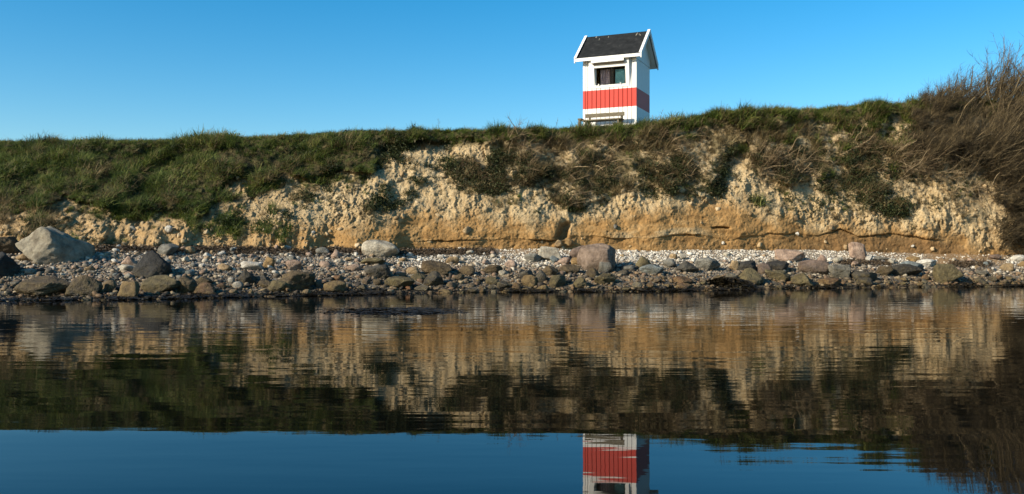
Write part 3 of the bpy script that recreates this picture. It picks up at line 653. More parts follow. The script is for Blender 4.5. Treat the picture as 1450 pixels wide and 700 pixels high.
# bearing left, right, top, base row, colour, style, label
B = [
 (28,123,321,375,'granite','big','big pale angular boulder with a shadowed right face beside the cliff'),
 (-24,28,336,362,'brown','r','rounded brown boulder cut by the photo edge, left of the pale boulder'),
 (-34,24,358,395,'charcoal','r','black shaded boulder at the photo edge below the brown one'),
 (23,51,358,372,'tan','r','small tan stone tucked under the big pale boulder'),
 (28,104,393,422,'brown','long','long dark brown boulder lying at the water, lowest left'),
 (99,147,391,422,'brown','tri','triangular brown boulder right of the long dark brown one'),
 (145,166,398,416,'tan','r','lumpy tan stone between triangular boulder and ochre boulder'),
 (166,198,399,425,'ochre','box','ochre cracked boulder standing at the waterline'),
 (172,195,364,379,'pink','r','pinkish grey stone just left of the black pointed boulder'),
 (166,195,376,387,'pale','r','pale flat stone below the pinkish grey one'),
 (157,166,361,368,'grey','r','small round grey stone right of the big boulder shadow'),
 (194,242,356,394,'charcoal','tri','black pointed boulder standing clear on the pebbles'),
 (202,256,391,417,'olive','long','olive brown sloping boulder below the black pointed boulder'),
 (252,278,391,418,'brown','r','dark brown boulder touching the olive sloping boulder'),
 (275,301,393,405,'brown','r','brown stone resting behind the reddish layered stone'),
 (273,308,402,420,'redbrown','box','reddish layered stone at the water, tan on top'),
 (322,336,411,422,'tan','r','round tan stone alone at the water edge'),
 (350,361,412,422,'ochre','r','round ochre stone at the water edge'),
 (341,372,371,385,'white','r','whitish grey stone with a flat top among the pebbles'),
 (335,362,383,404,'charcoal','tri','dark slanted stone above two white stones'),
 (357,382,391,403,'slate','r','dark flat stone right of the dark slanted stone'),
 (329,345,400,410,'white','r','white stone below the dark slanted stone'),
 (322,333,393,402,'white','r','bluish white stone left of the dark slanted stone'),
 (306,329,374,385,'tan','r','flat tan stone left of the whitish grey one'),
 (249,259,338,347,'pale','r','pale stone fallen at the cliff foot below the grassy slump'),
 (266,288,342,350,'white','r','flat whitish stone in front of the grassy slump'),
 (290,306,342,350,'pale','r','pale stone right of the flat whitish one by the slump'),
 (222,252,346,364,'grey','r','grey brown stone half buried in dry wrack'),
 (261,277,350,361,'tan','r','tan stone at the left end of the dark wrack heap'),
 (261,273,384,393,'blue','r','blue grey stone in the long shadow of the black boulder'),
 (373,389,365,381,'ochre','box','upright yellowish stone left of the pale pink stone'),
 (405,428,369,385,'pink','r','pale pink rounded stone among white pebbles'),
 (405,421,363,372,'grey','r','flat grey stone right behind the pale pink rounded one'),
 (445,467,351,363,'grey','r','grey domed stone on the wrack line'),
 (468,483,354,367,'pink','tri','pink pointed stone beside the grey domed stone'),
 (513,565,341,367,'pale','big2','large pale granite boulder alone against the clay wall'),
 (511,547,366,378,'olive','r','greenish flat stone in front of the large pale boulder'),
 (515,553,376,396,'slate','r','dark boulder below the greenish flat stone'),
 (452,470,371,381,'pink','r','pinkish stone among white pebbles below the pink pointed one'),
 (491,512,375,385,'pink','r','rosy stone left of the dark boulder'),
 (396,447,385,414,'brown','big','broad wet brown boulder at the waterline, widest of this stretch'),
 (378,413,398,416,'olive','long','olive brown stone leaning on the broad wet boulder'),
 (427,441,411,421,'tan','r','tan stone in the water before the broad wet boulder'),
 (459,491,399,418,'ochre','r','yellow brown boulder right of the broad wet boulder'),
 (388,394,348,356,'pink','box','tiny upright pink stone at the cliff foot'),
 (398,414,348,356,'white','r','bright white stone at the cliff foot'),
 (446,456,397,409,'grey','r','grey egg shaped stone between two brown boulders'),
 (471,486,391,400,'redbrown','r','reddish stone above the yellow brown boulder'),
 (507,519,403,414,'slate','r','dark greenish stone at the water below the rosy stones'),
 (513,525,394,405,'mauve','r','mauve stone under the dark boulder'),
 (367,389,398,410,'brown','r','flat brown stone left of the olive leaning stone'),
 (545,588,393,411,'olive','long','long tan olive boulder near the water, left of the black wedge'),
 (594,641,370,392,'brown','big','big brown block boulder in front of the white shingle'),
 (600,629,385,407,'charcoal','tri','black wedge stone in front of the big brown block'),
 (631,651,364,376,'tan','r','tan pyramid stone behind the big brown block'),
 (648,675,377,392,'brown','tri','brown stone with a dark right face on the white shingle'),
 (680,712,376,390,'brown','r','brown domed stone in the middle of the white shingle'),
 (714,733,369,381,'pink','r','pinkish orange stone on the white shingle left of the grey stones'),
 (687,706,393,405,'olive','r','tan olive stone below the brown domed stone'),
 (703,726,399,411,'slate','r','dark rounded stone at the water below the brown domed one'),
 (574,594,379,391,'tan','tri','light tan stone left of the big brown block'),
 (582,604,389,400,'olive','r','olive stone between the long boulder and black wedge'),
 (574,583,407,413,'red','r','small brick red stone at the waterline'),
 (620,641,411,421,'ochre','r','ochre stone half under water'),
 (586,609,405,414,'grey','r','flat grey stone at the waterline below the black wedge'),
 (633,648,400,411,'mauve','r','mauve brown stone right of the black wedge'),
 (641,658,389,400,'brown','r','brown stone below the stone with a dark face'),
 (706,721,384,393,'pale','r','pale stone right of the brown domed stone'),
 (817,872,346,386,'rosetan','big3','largest brownish pink boulder, below the hut'),
 (806,832,349,370,'mauve','r','mauve boulder leaning on the left of the largest pinkish boulder'),
 (762,796,350,371,'pale','box','pale grey angular boulder left of the pinkish pair'),
 (742,766,360,373,'grey','r','grey stone with dark face left of the pale angular boulder'),
 (778,791,363,374,'blue','r','blue grey stone leaning on the pale angular boulder'),
 (789,808,365,377,'pink','r','pale pink stone left of the largest boulder'),
 (808,822,366,378,'ochre','r','yellowish stone tucked at the largest boulder base'),
 (789,823,376,390,'brown','long','flat brown slab below the pale pink stone'),
 (768,791,378,393,'brown','r','brown stone left of the flat brown slab'),
 (735,756,384,398,'slate','r','dark stone behind the yellow lumpy boulder'),
 (738,763,391,408,'ochre','big','yellow lumpy boulder near the water, below the grey stone'),
 (756,776,383,405,'slate','tri','dark tilted slab right of the yellow lumpy boulder'),
 (777,802,391,409,'olive','box','olive block stone near the water below the brown slab'),
 (811,833,393,409,'olive','tri','olive pointed stone near the water below the largest boulder'),
 (841,872,388,405,'olive','big','olive ridged boulder below the grey block'),
 (847,867,372,389,'grey','box','grey block stone touching the largest boulder on its right'),
 (829,848,380,395,'brown','r','dark brown stone under the largest boulder'),
 (874,894,383,392,'slate','r','dark green stone right of the grey block'),
 (879,900,376,385,'grey','r','grey green flat stone in the largest boulder shadow'),
 (757,777,405,416,'ochre','r','yellow knobbly stone at the water edge'),
 (724,738,401,414,'redbrown','r','reddish brown stone at the water left of the yellow lumpy boulder'),
 (899,923,364,384,'olive','tri','olive angular stone right of the boulder shadow'),
 (905,942,376,391,'blue','long','bluish slanting slab in front of the olive angular stone'),
 (938,958,368,381,'grey','r','grey rounded stone at the shingle edge'),
 (957,990,371,388,'slate','long','slate brown slanted stone right of the grey rounded one'),
 (984,1021,366,386,'grey','long','grey flat boulder on the white shingle'),
 (952,982,393,406,'redbrown','r','reddish flat stone above the red rounded stone'),
 (956,980,402,414,'redbrown','r','red brown rounded stone at the water beside the seaweed'),
 (1041,1072,370,386,'charcoal','r','black domed stone behind the yellow olive boulder'),
 (1033,1047,370,385,'tan','r','pinkish tan stone left of the black domed stone'),
 (1042,1082,381,405,'olive','tri','yellow olive boulder with a keel, right of the seaweed'),
 (1010,1029,391,402,'brown','r','brown stone just above the seaweed heap'),
 (1028,1045,388,400,'grey','r','grey stone left of the yellow olive boulder'),
 (1073,1092,374,390,'mauve','r','mauve stone right of the black domed stone'),
 (1096,1141,354,372,'pink','long','pink orange flat boulder against the clay wall'),
 (1201,1228,344,370,'pink','box','pale pink standing boulder under the clay wall'),
 (1156,1172,362,376,'pink','tri','pale pink stone between flat and standing pink boulders'),
 (1178,1193,365,374,'pale','r','pale tan stone left of the standing pink boulder'),
 (1083,1117,371,387,'charcoal','r','black low stone above the olive lumpy one'),
 (1082,1118,383,401,'olive','big','olive lumpy boulder under the black low stone'),
 (1129,1177,369,390,'mauve','long','long dark brown boulder sloping right under the pink flat one'),
 (1172,1205,376,396,'grey','box','grey boulder right of the long dark brown one'),
 (1120,1152,388,408,'olive','big','yellow green knobbly boulder at the water'),
 (1159,1191,395,409,'redbrown','r','red brown boulder at the water, right of the knobbly one'),
 (1206,1244,385,401,'slate','long','green grey flat slab near the water'),
 (1213,1235,394,407,'charcoal','r','dark stone at the water below the green grey slab'),
 (1239,1263,378,392,'brown','box','brown block left of the long black boulder'),
 (1225,1235,363,372,'white','r','white stone right of the standing pink boulder'),
 (1234,1257,364,372,'grey','r','grey flat stone on the shingle right of the white stone'),
 (1254,1304,375,393,'charcoal','long','long black boulder near the cliff foot end'),
 (1272,1311,371,388,'blue','long','blue grey flat boulder behind the long black one'),
 (1321,1361,375,403,'olive','box','rounded olive boulder standing by the water, last large one'),
 (1284,1303,364,373,'ochre','r','orange tan stone on the wet sand'),
 (1297,1329,368,380,'white','r','white lumpy stone left of the rounded olive boulder'),
 (1400,1417,361,369,'mauve','r','mauve grey stone near the thicket foot'),
 (1431,1456,362,373,'white','r','white pink stone at the photo edge below the thicket'),
 (1415,1436,374,386,'tan','r','tan pink stone near the photo edge'),
 (1379,1398,394,404,'slate','tri','grey pointed stone at the water right of the olive boulder'),
 (1382,1401,384,393,'grey','r','grey flat stone above the grey pointed one'),
 (1442,1462,371,382,'ochre','r','yellowish stone cut by the photo edge'),
 (62,74,421,428,'olive','r','small wet stone out in the shallows before the long brown boulder'),
 (660,676,411,418,'brown','r','small brown stone awash below the brown domed stone'),
 (880,893,408,415,'olive','r','olive stone awash right of the olive ridged boulder'),
]
styles = {'big': (5, 15, .16), 'big2': (5, 16, .08), 'big3': (5, 16, .12), 'long': (4, 13, .12), 'tri': (4, 12, .13), 'r': (4, 13, .13), 'box': (4, 12, .12)}
BIGPALE = [(-.30, -.92, .22, .50), (.86, -.40, .18, .45), (-.66, -.15, .74, .60), (.55, .05, .80, .50), (-.80, -.25, -.58, .50), (0, 0, -1, .55), (0, 1, .15, .6), (1, .15, -.1, .80), (-.9, .4, .2, .70), (.5, -.85, -.2, .55)]
occupied = []
names_short = []
for i, (xl, xr, yt, yb, colr, st, lab) in enumerate(B):
    pxc = (xl + xr) / 2
    x, d, z, f = on_beach(pxc, min(yb - 1.0, float(ev(SHORE_Y, pxc)) + 6))
    w = (xr - xl) / FPX * d; h = (yb - yt) / FPX * d
    dep = w * (0.75 if st != 'long' else 0.6); dep = min(max(dep, h * 0.8), h * 2.2)
    d_c = d + dep * 0.36; s = d_c / d
    sub, cuts, ro = styles[st]
    if w < 0.42: sub = 3
    elif w > 0.65: sub = 5
    me = rock_mesh('boulder' if w > 0.45 else 'stone', 100 + i * 3, sub, cuts, ro, st == 'box', 9.0 if st in ('big2', 'big3') else 26.0, BIGPALE if i == 0 else None, 0.12 if i == 0 else None)
    v = np.empty(len(me.vertices) * 3, np.float32); me.vertices.foreach_get('co', v); v = v.reshape(-1, 3)
    if st == 'tri': v[:, :2] *= (1.18 - 0.75 * (v[:, 2:3] + 0.5)); v[:, 0] += 0.0; v[:, 0] /= np.ptp(v[:, 0]); v[:, 1] /= np.ptp(v[:, 1])
    v = v * np.array([w * s, dep, h * s * 1.10]); me.vertices.foreach_set('co', v.ravel()); me.update()
    o = link('boulder' if w > 0.45 else 'stone', me)
    o.location = (float(bear(pxc)) * d_c, d_c, z + h * s * (0.55 - 0.10))
    o.rotation_euler = (0, 0, 0)
    c = C[colr]; q = random.uniform(0.9, 1.1); o.color = (c[0] * q, c[1] * q, c[2] * q, 1)
    tag(o, lab, 'boulder' if w > 0.45 else 'stone', 'boulders and larger stones on the beach')
    occupied.append((pxc, yb, (xr - xl) / 2, yb - yt, lab, o.location.x, d_c, w / 2))

# smaller cobbles, still told apart one by one
cob_meshes = [rock_mesh('cobble', 900 + k * 5, 3, 8, 0.08) for k in range(10)]
cobcol = [('grey', 'grey'), ('brown', 'brown'), ('tan', 'tan'), ('white', 'white'), ('pink', 'pinkish'), ('olive', 'olive'), ('slate', 'dark'), ('blue', 'bluish'), ('ochre', 'yellowish'), ('pale', 'pale'), ('redbrown', 'reddish'), ('mauve', 'mauve')]
used_labels = {}; n_c = 0; tries = 0; placed = []
rc = random.Random(21)
while n_c < 170 and tries < 8000:
    tries += 1
    px = rc.uniform(2, 1448); lo, hi = float(ev(FOOT_Y, px)) + 7, float(ev(SHORE_Y, px)) + 5
    py = hi - (hi - lo) * rc.random() ** 1.7
    x, d, z, f = on_beach(px, py)
    wpx = rc.uniform(8, 15) * (1.1 - 0.35 * f); hpx = wpx * rc.uniform(0.5, 0.8); w = wpx / FPX * d; h = hpx / FPX * d
    if any(abs(px - a[0]) < a[2] + wpx * 0.45 and -hpx * 0.6 < a[1] - py + 0 and py > a[1] - a[3] - 1 for a in occupied): continue
    if any(math.hypot(x - a[0], d - a[1]) < (w + a[2]) * 0.5 for a in placed): continue
    if any(math.hypot(x - a[5], d - a[6]) < a[7] * 0.9 + w * 0.4 for a in occupied): continue
    pick = [1, 5, 6, 0, 8, 10, 11] if f < 0.3 else [0, 2, 3, 4, 9, 7, 3, 9, 4]
    a = min(occupied, key=lambda a: math.hypot((px - a[0]) / 1.5, py - a[1]))
    rel = 'behind' if py < a[1] - 5 and abs(px - a[0]) < a[2] else ('before' if py > a[1] + 3 and abs(px - a[0]) < a[2] else ('left of' if px < a[0] else 'right of'))
    al = ' '.join(a[4].split(',')[0].split()[:8])
    for ck in rc.sample(pick, len(pick)):
        lab = f'{cobcol[ck][1]} cobble {rel} the {al}'
        if lab not in used_labels: break
    else: continue
    used_labels[lab] = 1
    o = bpy.data.objects.new('cobble', rc.choice(cob_meshes)); COL.objects.link(o)
    o.location = (x, d, z + h * 0.30); o.scale = (w, w * rc.uniform(0.7, 1.0), h); o.rotation_euler = (rc.uniform(-.2, .2), rc.uniform(-.2, .2), rc.uniform(0, 6.28))
    c = C[cobcol[ck][0]]; o.color = (*c, 1)
    tag(o, lab, 'cobble', 'cobbles strewn between the boulders')
    placed.append((x, d, w)); n_c += 1

# stones stuck in the cliff
for px, py, w, colr, lab in ((871, 321, 8, 'grey', 'round grey stone stuck in the clay wall left of the slit'), (1024, 344, 5, 'white', 'white pebble in the clay wall above the white shingle'),
        (1129, 331, 6, 'white', 'white stone wedged in the clay crack line'), (444, 330, 6, 'white', 'white stone in the clay near the slump right end'), (661, 326, 13, 'tan', 'brown clay coated stone jutting from the wall'),
        (790, 345, 12, 'tan', 'clay lump fallen below the dark notch'), (806, 343, 14, 'ochre', 'crumbled clay lump left of the largest boulder'), (1177, 323, 10, 'tan', 'pale clod at the end of the long crack'), (1292, 349, 5, 'white', 'small white stone in the damp clay near the thicket'),
        (190, 325, 13, 'pale', 'pale stone in the crumbled soil below the grass slope'), (240, 325, 12, 'white', 'whitish stone in the crumbled soil left of the slump'), (1127, 309, 9, 'tan', 'tan clod on the pale ledge')):
    p, n = on_cliff(px, py); s = w / FPX * p[1]
    o = bpy.data.objects.new('stone', rc.choice(cob_meshes)); COL.objects.link(o)
    o.location = p - np.array([0, s * 0.15, 0]); o.scale = (s, s * 0.9, s * 0.85); o.rotation_euler = (rc.uniform(0, 3), 0, rc.uniform(0, 3)); o.color = (*C[colr], 1)
    tag(o, lab, 'stone', 'stones held in the cliff')

# ------------------------------------------------------------------ scattered masses by geometry nodes
def eulers(spin, tx_, ty_):
    """Ry(ty) Rx(tx) Rz(spin) as XYZ Euler angles"""
    cs, ss = np.cos(spin), np.sin(spin); ca, sa = np.cos(tx_), np.sin(tx_); cb, sb = np.cos(ty_), np.sin(ty_)
    z0 = np.zeros_like(cs); o1 = np.ones_like(cs)
    Rz = np.stack([np.stack([cs, -ss, z0], -1), np.stack([ss, cs, z0], -1), np.stack([z0, z0, o1], -1)], -2)
    Rx = np.stack([np.stack([o1, z0, z0], -1), np.stack([z0, ca, -sa], -1), np.stack([z0, sa, ca], -1)], -2)
    Ry = np.stack([np.stack([cb, z0, sb], -1), np.stack([z0, o1, z0], -1), np.stack([-sb, z0, cb], -1)], -2)
    Q = Ry @ Rx @ Rz
    return np.stack([np.arctan2(Q[..., 2, 1], Q[..., 2, 2]), np.arcsin(np.clip(-Q[..., 2, 0], -1, 1)), np.arctan2(Q[..., 1, 0], Q[..., 0, 0])], -1)

def scatter(name, pts, rot, scl, protos, attrs, label):
    n = len(pts)
    me = bpy.data.meshes.new(name); me.vertices.add(n); me.vertices.foreach_set('co', np.asarray(pts, np.float32).ravel())
    add_attr(me, 'rot', rot, 'FLOAT_VECTOR'); add_attr(me, 'scl', scl, 'FLOAT_VECTOR'); add_attr(me, 'idx', RNG.integers(0, len(protos), n), 'INT')
    for k, v in attrs.items(): add_attr(me, k, v)
    coll = bpy.data.collections.new(name + '_shapes')
    for k, p in enumerate(protos): coll.objects.link(bpy.data.objects.new(f'{name}_shape', p))
    o = link(name, me)
    ng = bpy.data.node_groups.new(name, 'GeometryNodeTree')
    ng.interface.new_socket('Geometry', in_out='INPUT', socket_type='NodeSocketGeometry'); ng.interface.new_socket('Geometry', in_out='OUTPUT', socket_type='NodeSocketGeometry')
    N = ng.nodes; L = ng.links
    gi, go = N.new('NodeGroupInput'), N.new('NodeGroupOutput')
    ci = N.new('GeometryNodeCollectionInfo'); ci.inputs['Collection'].default_value = coll; ci.inputs['Separate Children'].default_value = True; ci.inputs['Reset Children'].default_value = True
    iop = N.new('GeometryNodeInstanceOnPoints'); iop.inputs['Pick Instance'].default_value = True
    def na(nm, t):
        x = N.new('GeometryNodeInputNamedAttribute'); x.data_type = t; x.inputs['Name'].default_value = nm; return x.outputs['Attribute']
    e = N.new('FunctionNodeEulerToRotation')
    L.new(na('rot', 'FLOAT_VECTOR'), e.inputs[0]); L.new(e.outputs[0], iop.inputs['Rotation']); L.new(na('scl', 'FLOAT_VECTOR'), iop.inputs['Scale']); L.new(na('idx', 'INT'), iop.inputs['Instance Index'])
    L.new(gi.outputs[0], iop.inputs['Points']); L.new(ci.outputs[0], iop.inputs['Instance']); L.new(iop.outputs[0], go.inputs[0])
    md = o.modifiers.new('scatter', 'NODES'); md.node_group = ng
    tag(o, label, kind='stuff'); return o

# pebbles
peb = []
for k in range(7):
    m_ = rock_mesh('pebble_shape', 700 + k * 3, 2, 6, 0.06); m_.materials.clear(); m_.materials.append(M['pebble']); peb.append(m_)
def pebbles(n, smin, smax, wf, seed):
    r = np.random.default_rng(seed)
    px = r.uniform(-120, 1570, n); f = r.uniform(-0.12, 1.02, n)
    keep = r.random(n) < wf(px, f); px, f = px[keep], f[keep]
    d = d_shore(px) + f * (ev(FOOT_D, px) - d_shore(px)); z, _ = beach_z(px, d)
    s = smin + (smax - smin) * r.random(len(px)) ** 2.2
    x = bear(px) * d
    return x, d, z, f, s, r.random(len(px)), px
def wa(px, f):
    w = np.where(f > 0.83, np.where((px > 820) & (px < 1240), 1.0, np.where(px < 560, 0.18, 0.45)), 1.0)
    w = np.where((px > 1310) & (px < 1425) & (f > 0.55), 0.12, w)
    return w * np.clip(0.3 + f * 1.2, 0.3, 1)
def wb(px, f): return np.where(f > 0.8, np.where(px < 520, 0.35, 0.06), np.where(f > 0.55, np.where(px < 520, 0.8, 0.3), 1.0)) * np.where((px > 1310) & (px < 1425) & (f > 0.5), 0.1, 1)
A1 = pebbles(70000, 0.022, 0.075, wa, 5); A2 = pebbles(9000, 0.06, 0.20, wb, 6)
x, d, z, f, s, tint, pxx = [np.concatenate([a, b]) for a, b in zip(A1, A2)]
n = len(x)
fl = RNG.uniform(0.45, 0.8, n)
tint = np.where((f > 0.5) & (pxx > 560) & (RNG.random(n) < 0.5 + 0.35 * (f > 0.66)), RNG.choice([0.6, 0.74, 0.92, 0.93, 0.94], n), tint)
rot = np.stack([RNG.uniform(-.35, .35, n), RNG.uniform(-.35, .35, n), RNG.uniform(0, 6.28, n)], -1)
scatter('pebbles', np.stack([x, d, z + s * fl * 0.22], -1), rot, np.stack([s, s * RNG.uniform(.65, 1, n), s * fl], -1), peb, {'tint': tint, 'frac': f}, 'white, grey and brown pebbles covering the beach')

# grass
def tuft_mesh(name, seed, nb_, L, droop, spread, width, mat, upright=0.0):
    r = np.random.default_rng(seed); V_, F_ = [], []
    for b in range(nb_):
        a = r.uniform(0, 6.28); bx, by = r.normal(0, spread, 2); ln = L * r.uniform(0.5, 1.15); dr = droop * r.uniform(0.4, 1.4); w = width * r.uniform(0.7, 1.3)
        tilt = r.uniform(0.1, 0.7) * (1 - upright); ca, sa = math.cos(a), math.sin(a); base = len(V_)
        for k in range(4):
            t = k / 3; out = math.sin(tilt) * ln * t + dr * ln * t * t * 0.6; up = math.cos(tilt) * ln * t - dr * ln * t * t * 0.45
            ww = w * (1 - t * 0.85); px_, py_ = bx + ca * out, by + sa * out
            V_.append((px_ - sa * ww, py_ + ca * ww, up)); V_.append((px_ + sa * ww, py_ - ca * ww, up))
        for k in range(3): F_.append((base + 2*k, base + 2*k + 1, base + 2*k + 3, base + 2*k + 2))
    me = np_mesh(name, V_, F_); me.materials.append(mat); return me
def leaf_tuft(name, seed, n, R_, mat):
    r = np.random.default_rng(seed); V_, F_ = [], []
    for b in range(n):
        c = r.normal(0, R_ * 0.5, 3); c[2] = abs(c[2]) * 0.9; u = r.normal(size=3); u /= np.linalg.norm(u); v = np.cross(u, r.normal(size=3)); v /= np.linalg.norm(v)
        s = r.uniform(0.009, 0.022); base = len(V_)
        for (p, q) in ((-1.6, 0), (0, -.7), (1.6, 0), (0, .7)): V_.append(c + u * s * p + v * s * q)
        F_.append((base, base + 1, base + 2, base + 3))
    me = np_mesh(name, V_, F_, False); me.materials.append(mat); return me
green = [tuft_mesh('grass_shape', 20 + k, 34, 0.26, 0.75, 0.06, 0.007, M['grass']) for k in range(6)]
drys = [tuft_mesh('dry_grass_shape', 40 + k, 26, 0.30, 0.7, 0.05, 0.006, M['dry']) for k in range(5)]
herbs = [leaf_tuft('herb_shape', 60 + k, 60, 0.13, M['herb']) for k in range(5)]

BLOB_N = 0.35 * fbm(X * 3, Z * 3, 0.1, 3, 81)
def blobs(lst):
    """soft patches given as bearing, row, half width, half height, strength"""
    m = np.zeros_like(PX)
    for (a, b, rx, ry, s) in lst:
        m = np.maximum(m, s * sstep(1.25, 0.55, np.hypot((PX - a) / rx, (PY - b) / ry) + BLOB_N))
    return m
inview = (PX > -110) & (PX < 1560)
lipband = sstep(20, 6, PY - ev(SKY_Y, PX) - 4 * fbm(X * 2, Z, 0, 3, 82)) 
clump = sstep(-0.35, 0.35, fbm(X * 1.6, Z * 2.2, D, 3, 83))
left_dense = turf * (1 - sstep(520, 545, PX))
green_m = np.maximum(left_dense * (0.35 + 0.65 * clump), lipband * np.where(PX > 530, 0.9, 1))
green_m = np.maximum(green_m, blobs([(315, 322, 52, 15, 0.7), (390, 328, 32, 12, 0.4), (105, 330, 22, 10, .5), (1100, 172, 70, 16, .8), (1230, 172, 70, 20, .9), (1180, 200, 50, 16, .5), (1250, 190, 40, 20, .6), (960, 190, 40, 18, .4), (760, 195, 50, 10, .4)]) * (0.4 + 0.6 * clump))
dry_m = np.maximum(0.42 * left_dense * (1 - 0.75 * clump), turf * (PX > 530) * 0.45)
dry_m = np.maximum(dry_m, blobs([(760, 205, 80, 18, .9), (830, 235, 60, 50, .7), (740, 240, 40, 30, .7), (900, 200, 60, 22, .8), (950, 235, 50, 40, .8), (880, 255, 40, 20, .5), (1120, 185, 60, 18, .7), (1200, 215, 70, 30, .6), (1290, 215, 50, 30, .8), (1330, 270, 60, 35, .35), (1230, 275, 60, 25, .3),
                                 (615, 196, 70, 8, .5), (665, 250, 25, 25, .5), (40, 310, 60, 25, .5), (10, 300, 30, 30, .6)]))
herb_m = blobs([(540, 226, 14, 22, .8), (1012, 258, 16, 26, .7), (1028, 232, 12, 20, .6), (720, 235, 38, 30, 1), (660, 250, 30, 24, .9), (705, 265, 25, 14, .8), (800, 262, 45, 22, 1), (815, 285, 22, 16, 1), (845, 240, 40, 30, .9), (950, 250, 45, 30, 1), (900, 245, 30, 20, .6), (985, 262, 25, 20, .8), (1125, 235, 55, 26, 1), (1215, 215, 40, 30, .8), (1180, 262, 40, 14, .7),
               (1225, 285, 40, 14, .9), (1265, 295, 25, 12, .9), (1240, 250, 25, 25, .8), (1330, 245, 50, 18, .6), (1322, 292, 12, 8, 1), (1350, 272, 8, 12, 1),
               (553, 215, 12, 16, .9), (575, 200, 16, 16, .8), (548, 265, 12, 8, .9), (586, 255, 14, 6, .7), (545, 290, 30, 10, .6), (582, 278, 10, 9, .9), (420, 270, 8, 6, .8), (430, 282, 14, 7, .8), (470, 262, 10, 40, .5), (570, 237, 30, 12, .45), (620, 235, 18, 8, .4), (500, 268, 14, 5, .6), (520, 252, 14, 8, .6), (345, 320, 30, 14, .5), (760, 300, 8, 9, .7), (935, 272, 40, 10, .6), (1290, 190, 30, 20, .6)])
scr = sstep(0.30, 0.55, fbm(X * 2.3, Z * 2.8, 6.1, 4, 86)) * (1 - clay) * (PY < ev(CLAY_Y, PX) - 6)
herb_m = np.maximum(herb_m, 0.20 * left_dense); herb_m = np.maximum(herb_m, 0.40 * scr * np.where((PX > 540) & (PX < 690), 0.35, 1.0))
scr2 = sstep(0.12, 0.45, fbm(X * 1.7, Z * 2.2, 9.1, 4, 87)) * (1 - clay) * sstep(-75, -20, turf_e)
scr2 = scr2 * np.where((PX > 545) & (PX < 690), 0.35, 1.0); dry_m = np.maximum(dry_m, 0.5 * scr2); green_m = np.maximum(green_m, 0.25 * scr2 * clump)
def sample(mask, per_m2, seed, grow=0.0):
    r = np.random.default_rng(seed)
    lam = mask * CELL * per_m2 * inview
    hit = r.random(lam.shape) < lam
    i, j = np.nonzero(hit); return i, j, r
def veg(mask, per_m2, seed, smin, smax, lean_out, wind):
    i, j, r = sample(mask, per_m2, seed); n = len(i)
    P = np.stack([X2[i, j], D2[i, j], Z2[i, j]], -1) + r.normal(0, 0.015, (n, 3)) - NRM[i, j] * 0 
    s = r.uniform(smin, smax, n) * (0.55 + 0.95 * sstep(-0.3, 0.45, fbm(P[:, 0] * 1.9, P[:, 2] * 1.9, 0, 3, 91)))
    rot = eulers(r.uniform(0, 6.28, n), lean_out + r.normal(0, 0.18, n), wind + r.normal(0, 0.18, n))
    return P, rot, np.stack([s, s, s * r.uniform(0.8, 1.2, n)], -1), r.random(n)
def top_pts(n, seed, back):
    r = np.random.default_rng(seed); px = r.uniform(-110, 1560, n); t = r.random(n) ** 1.5 * back
    jj = np.searchsorted(cpx, px).clip(1, len(cpx) - 1)
    dd = ev(LIP_D, px) + t; x = bear(px) * dd
    zz = np.array([np.interp(tt, np.concatenate([[0], pl]), np.concatenate([[Z2[-1, j_]], Zp[:, j_]])) for tt, j_ in zip(t, jj)])
    ok = np.ones(n, bool)
    lx = (x - 4.079) * math.cos(math.radians(23.5)) - (dd - 34.318) * math.sin(math.radians(23.5)); ly = (x - 4.079) * math.sin(math.radians(23.5)) + (dd - 34.318) * math.cos(math.radians(23.5))
    ok &= ~((np.abs(lx) < HW + 0.05) & (np.abs(ly) < HD + 0.05))
    keep = np.where((np.abs(lx) < 1.3) & (ly < 0) & (ly > -2.0) & (r.random(n) < 0.5), False, ok)
    return np.stack([x, dd, zz], -1)[keep], r
P1 = veg(green_m, 95, 1, 0.45, 1.2, 0.45, 0.15)
Pt, r = top_pts(9000, 2, 2.2); nt_ = len(Pt)
P2 = (Pt, eulers(r.uniform(0, 6.28, nt_), r.normal(0.05, .2, nt_), r.normal(.1, .2, nt_)), np.repeat(r.uniform(.35, .85, nt_)[:, None], 3, 1), r.random(nt_))
G = [np.concatenate([a, b]) for a, b in zip(P1, P2)]
scatter('grass', G[0], G[1], G[2], green, {'tint': G[3]}, 'short green grass on the cliff top and slope')
P1 = veg(dry_m, 70, 3, 0.5, 1.1, 0.5, 0.2)
Pt, r = top_pts(1300, 4, 2.0); nt_ = len(Pt)
P2 = (Pt, eulers(r.uniform(0, 6.28, nt_), r.normal(0.05, .2, nt_), r.normal(.15, .2, nt_)), np.repeat(r.uniform(.4, 1.0, nt_)[:, None], 3, 1), r.random(nt_))
G2 = [np.concatenate([a, b]) for a, b in zip(P1, P2)]
scatter('dry_grass', G2[0], G2[1], G2[2], drys, {'tint': G2[3]}, 'withered brown grass hanging on the cliff')
P3 = veg(herb_m, 85, 5, 0.6, 1.25, 0.5, 0.1)
scatter('low_herbs', P3[0], P3[1], P3[2], herbs, {'tint': P3[3]}, 'dark green low plants growing in patches on the cliff')
print('counts', n, len(G[0]), len(G2[0]), len(P3[0]))

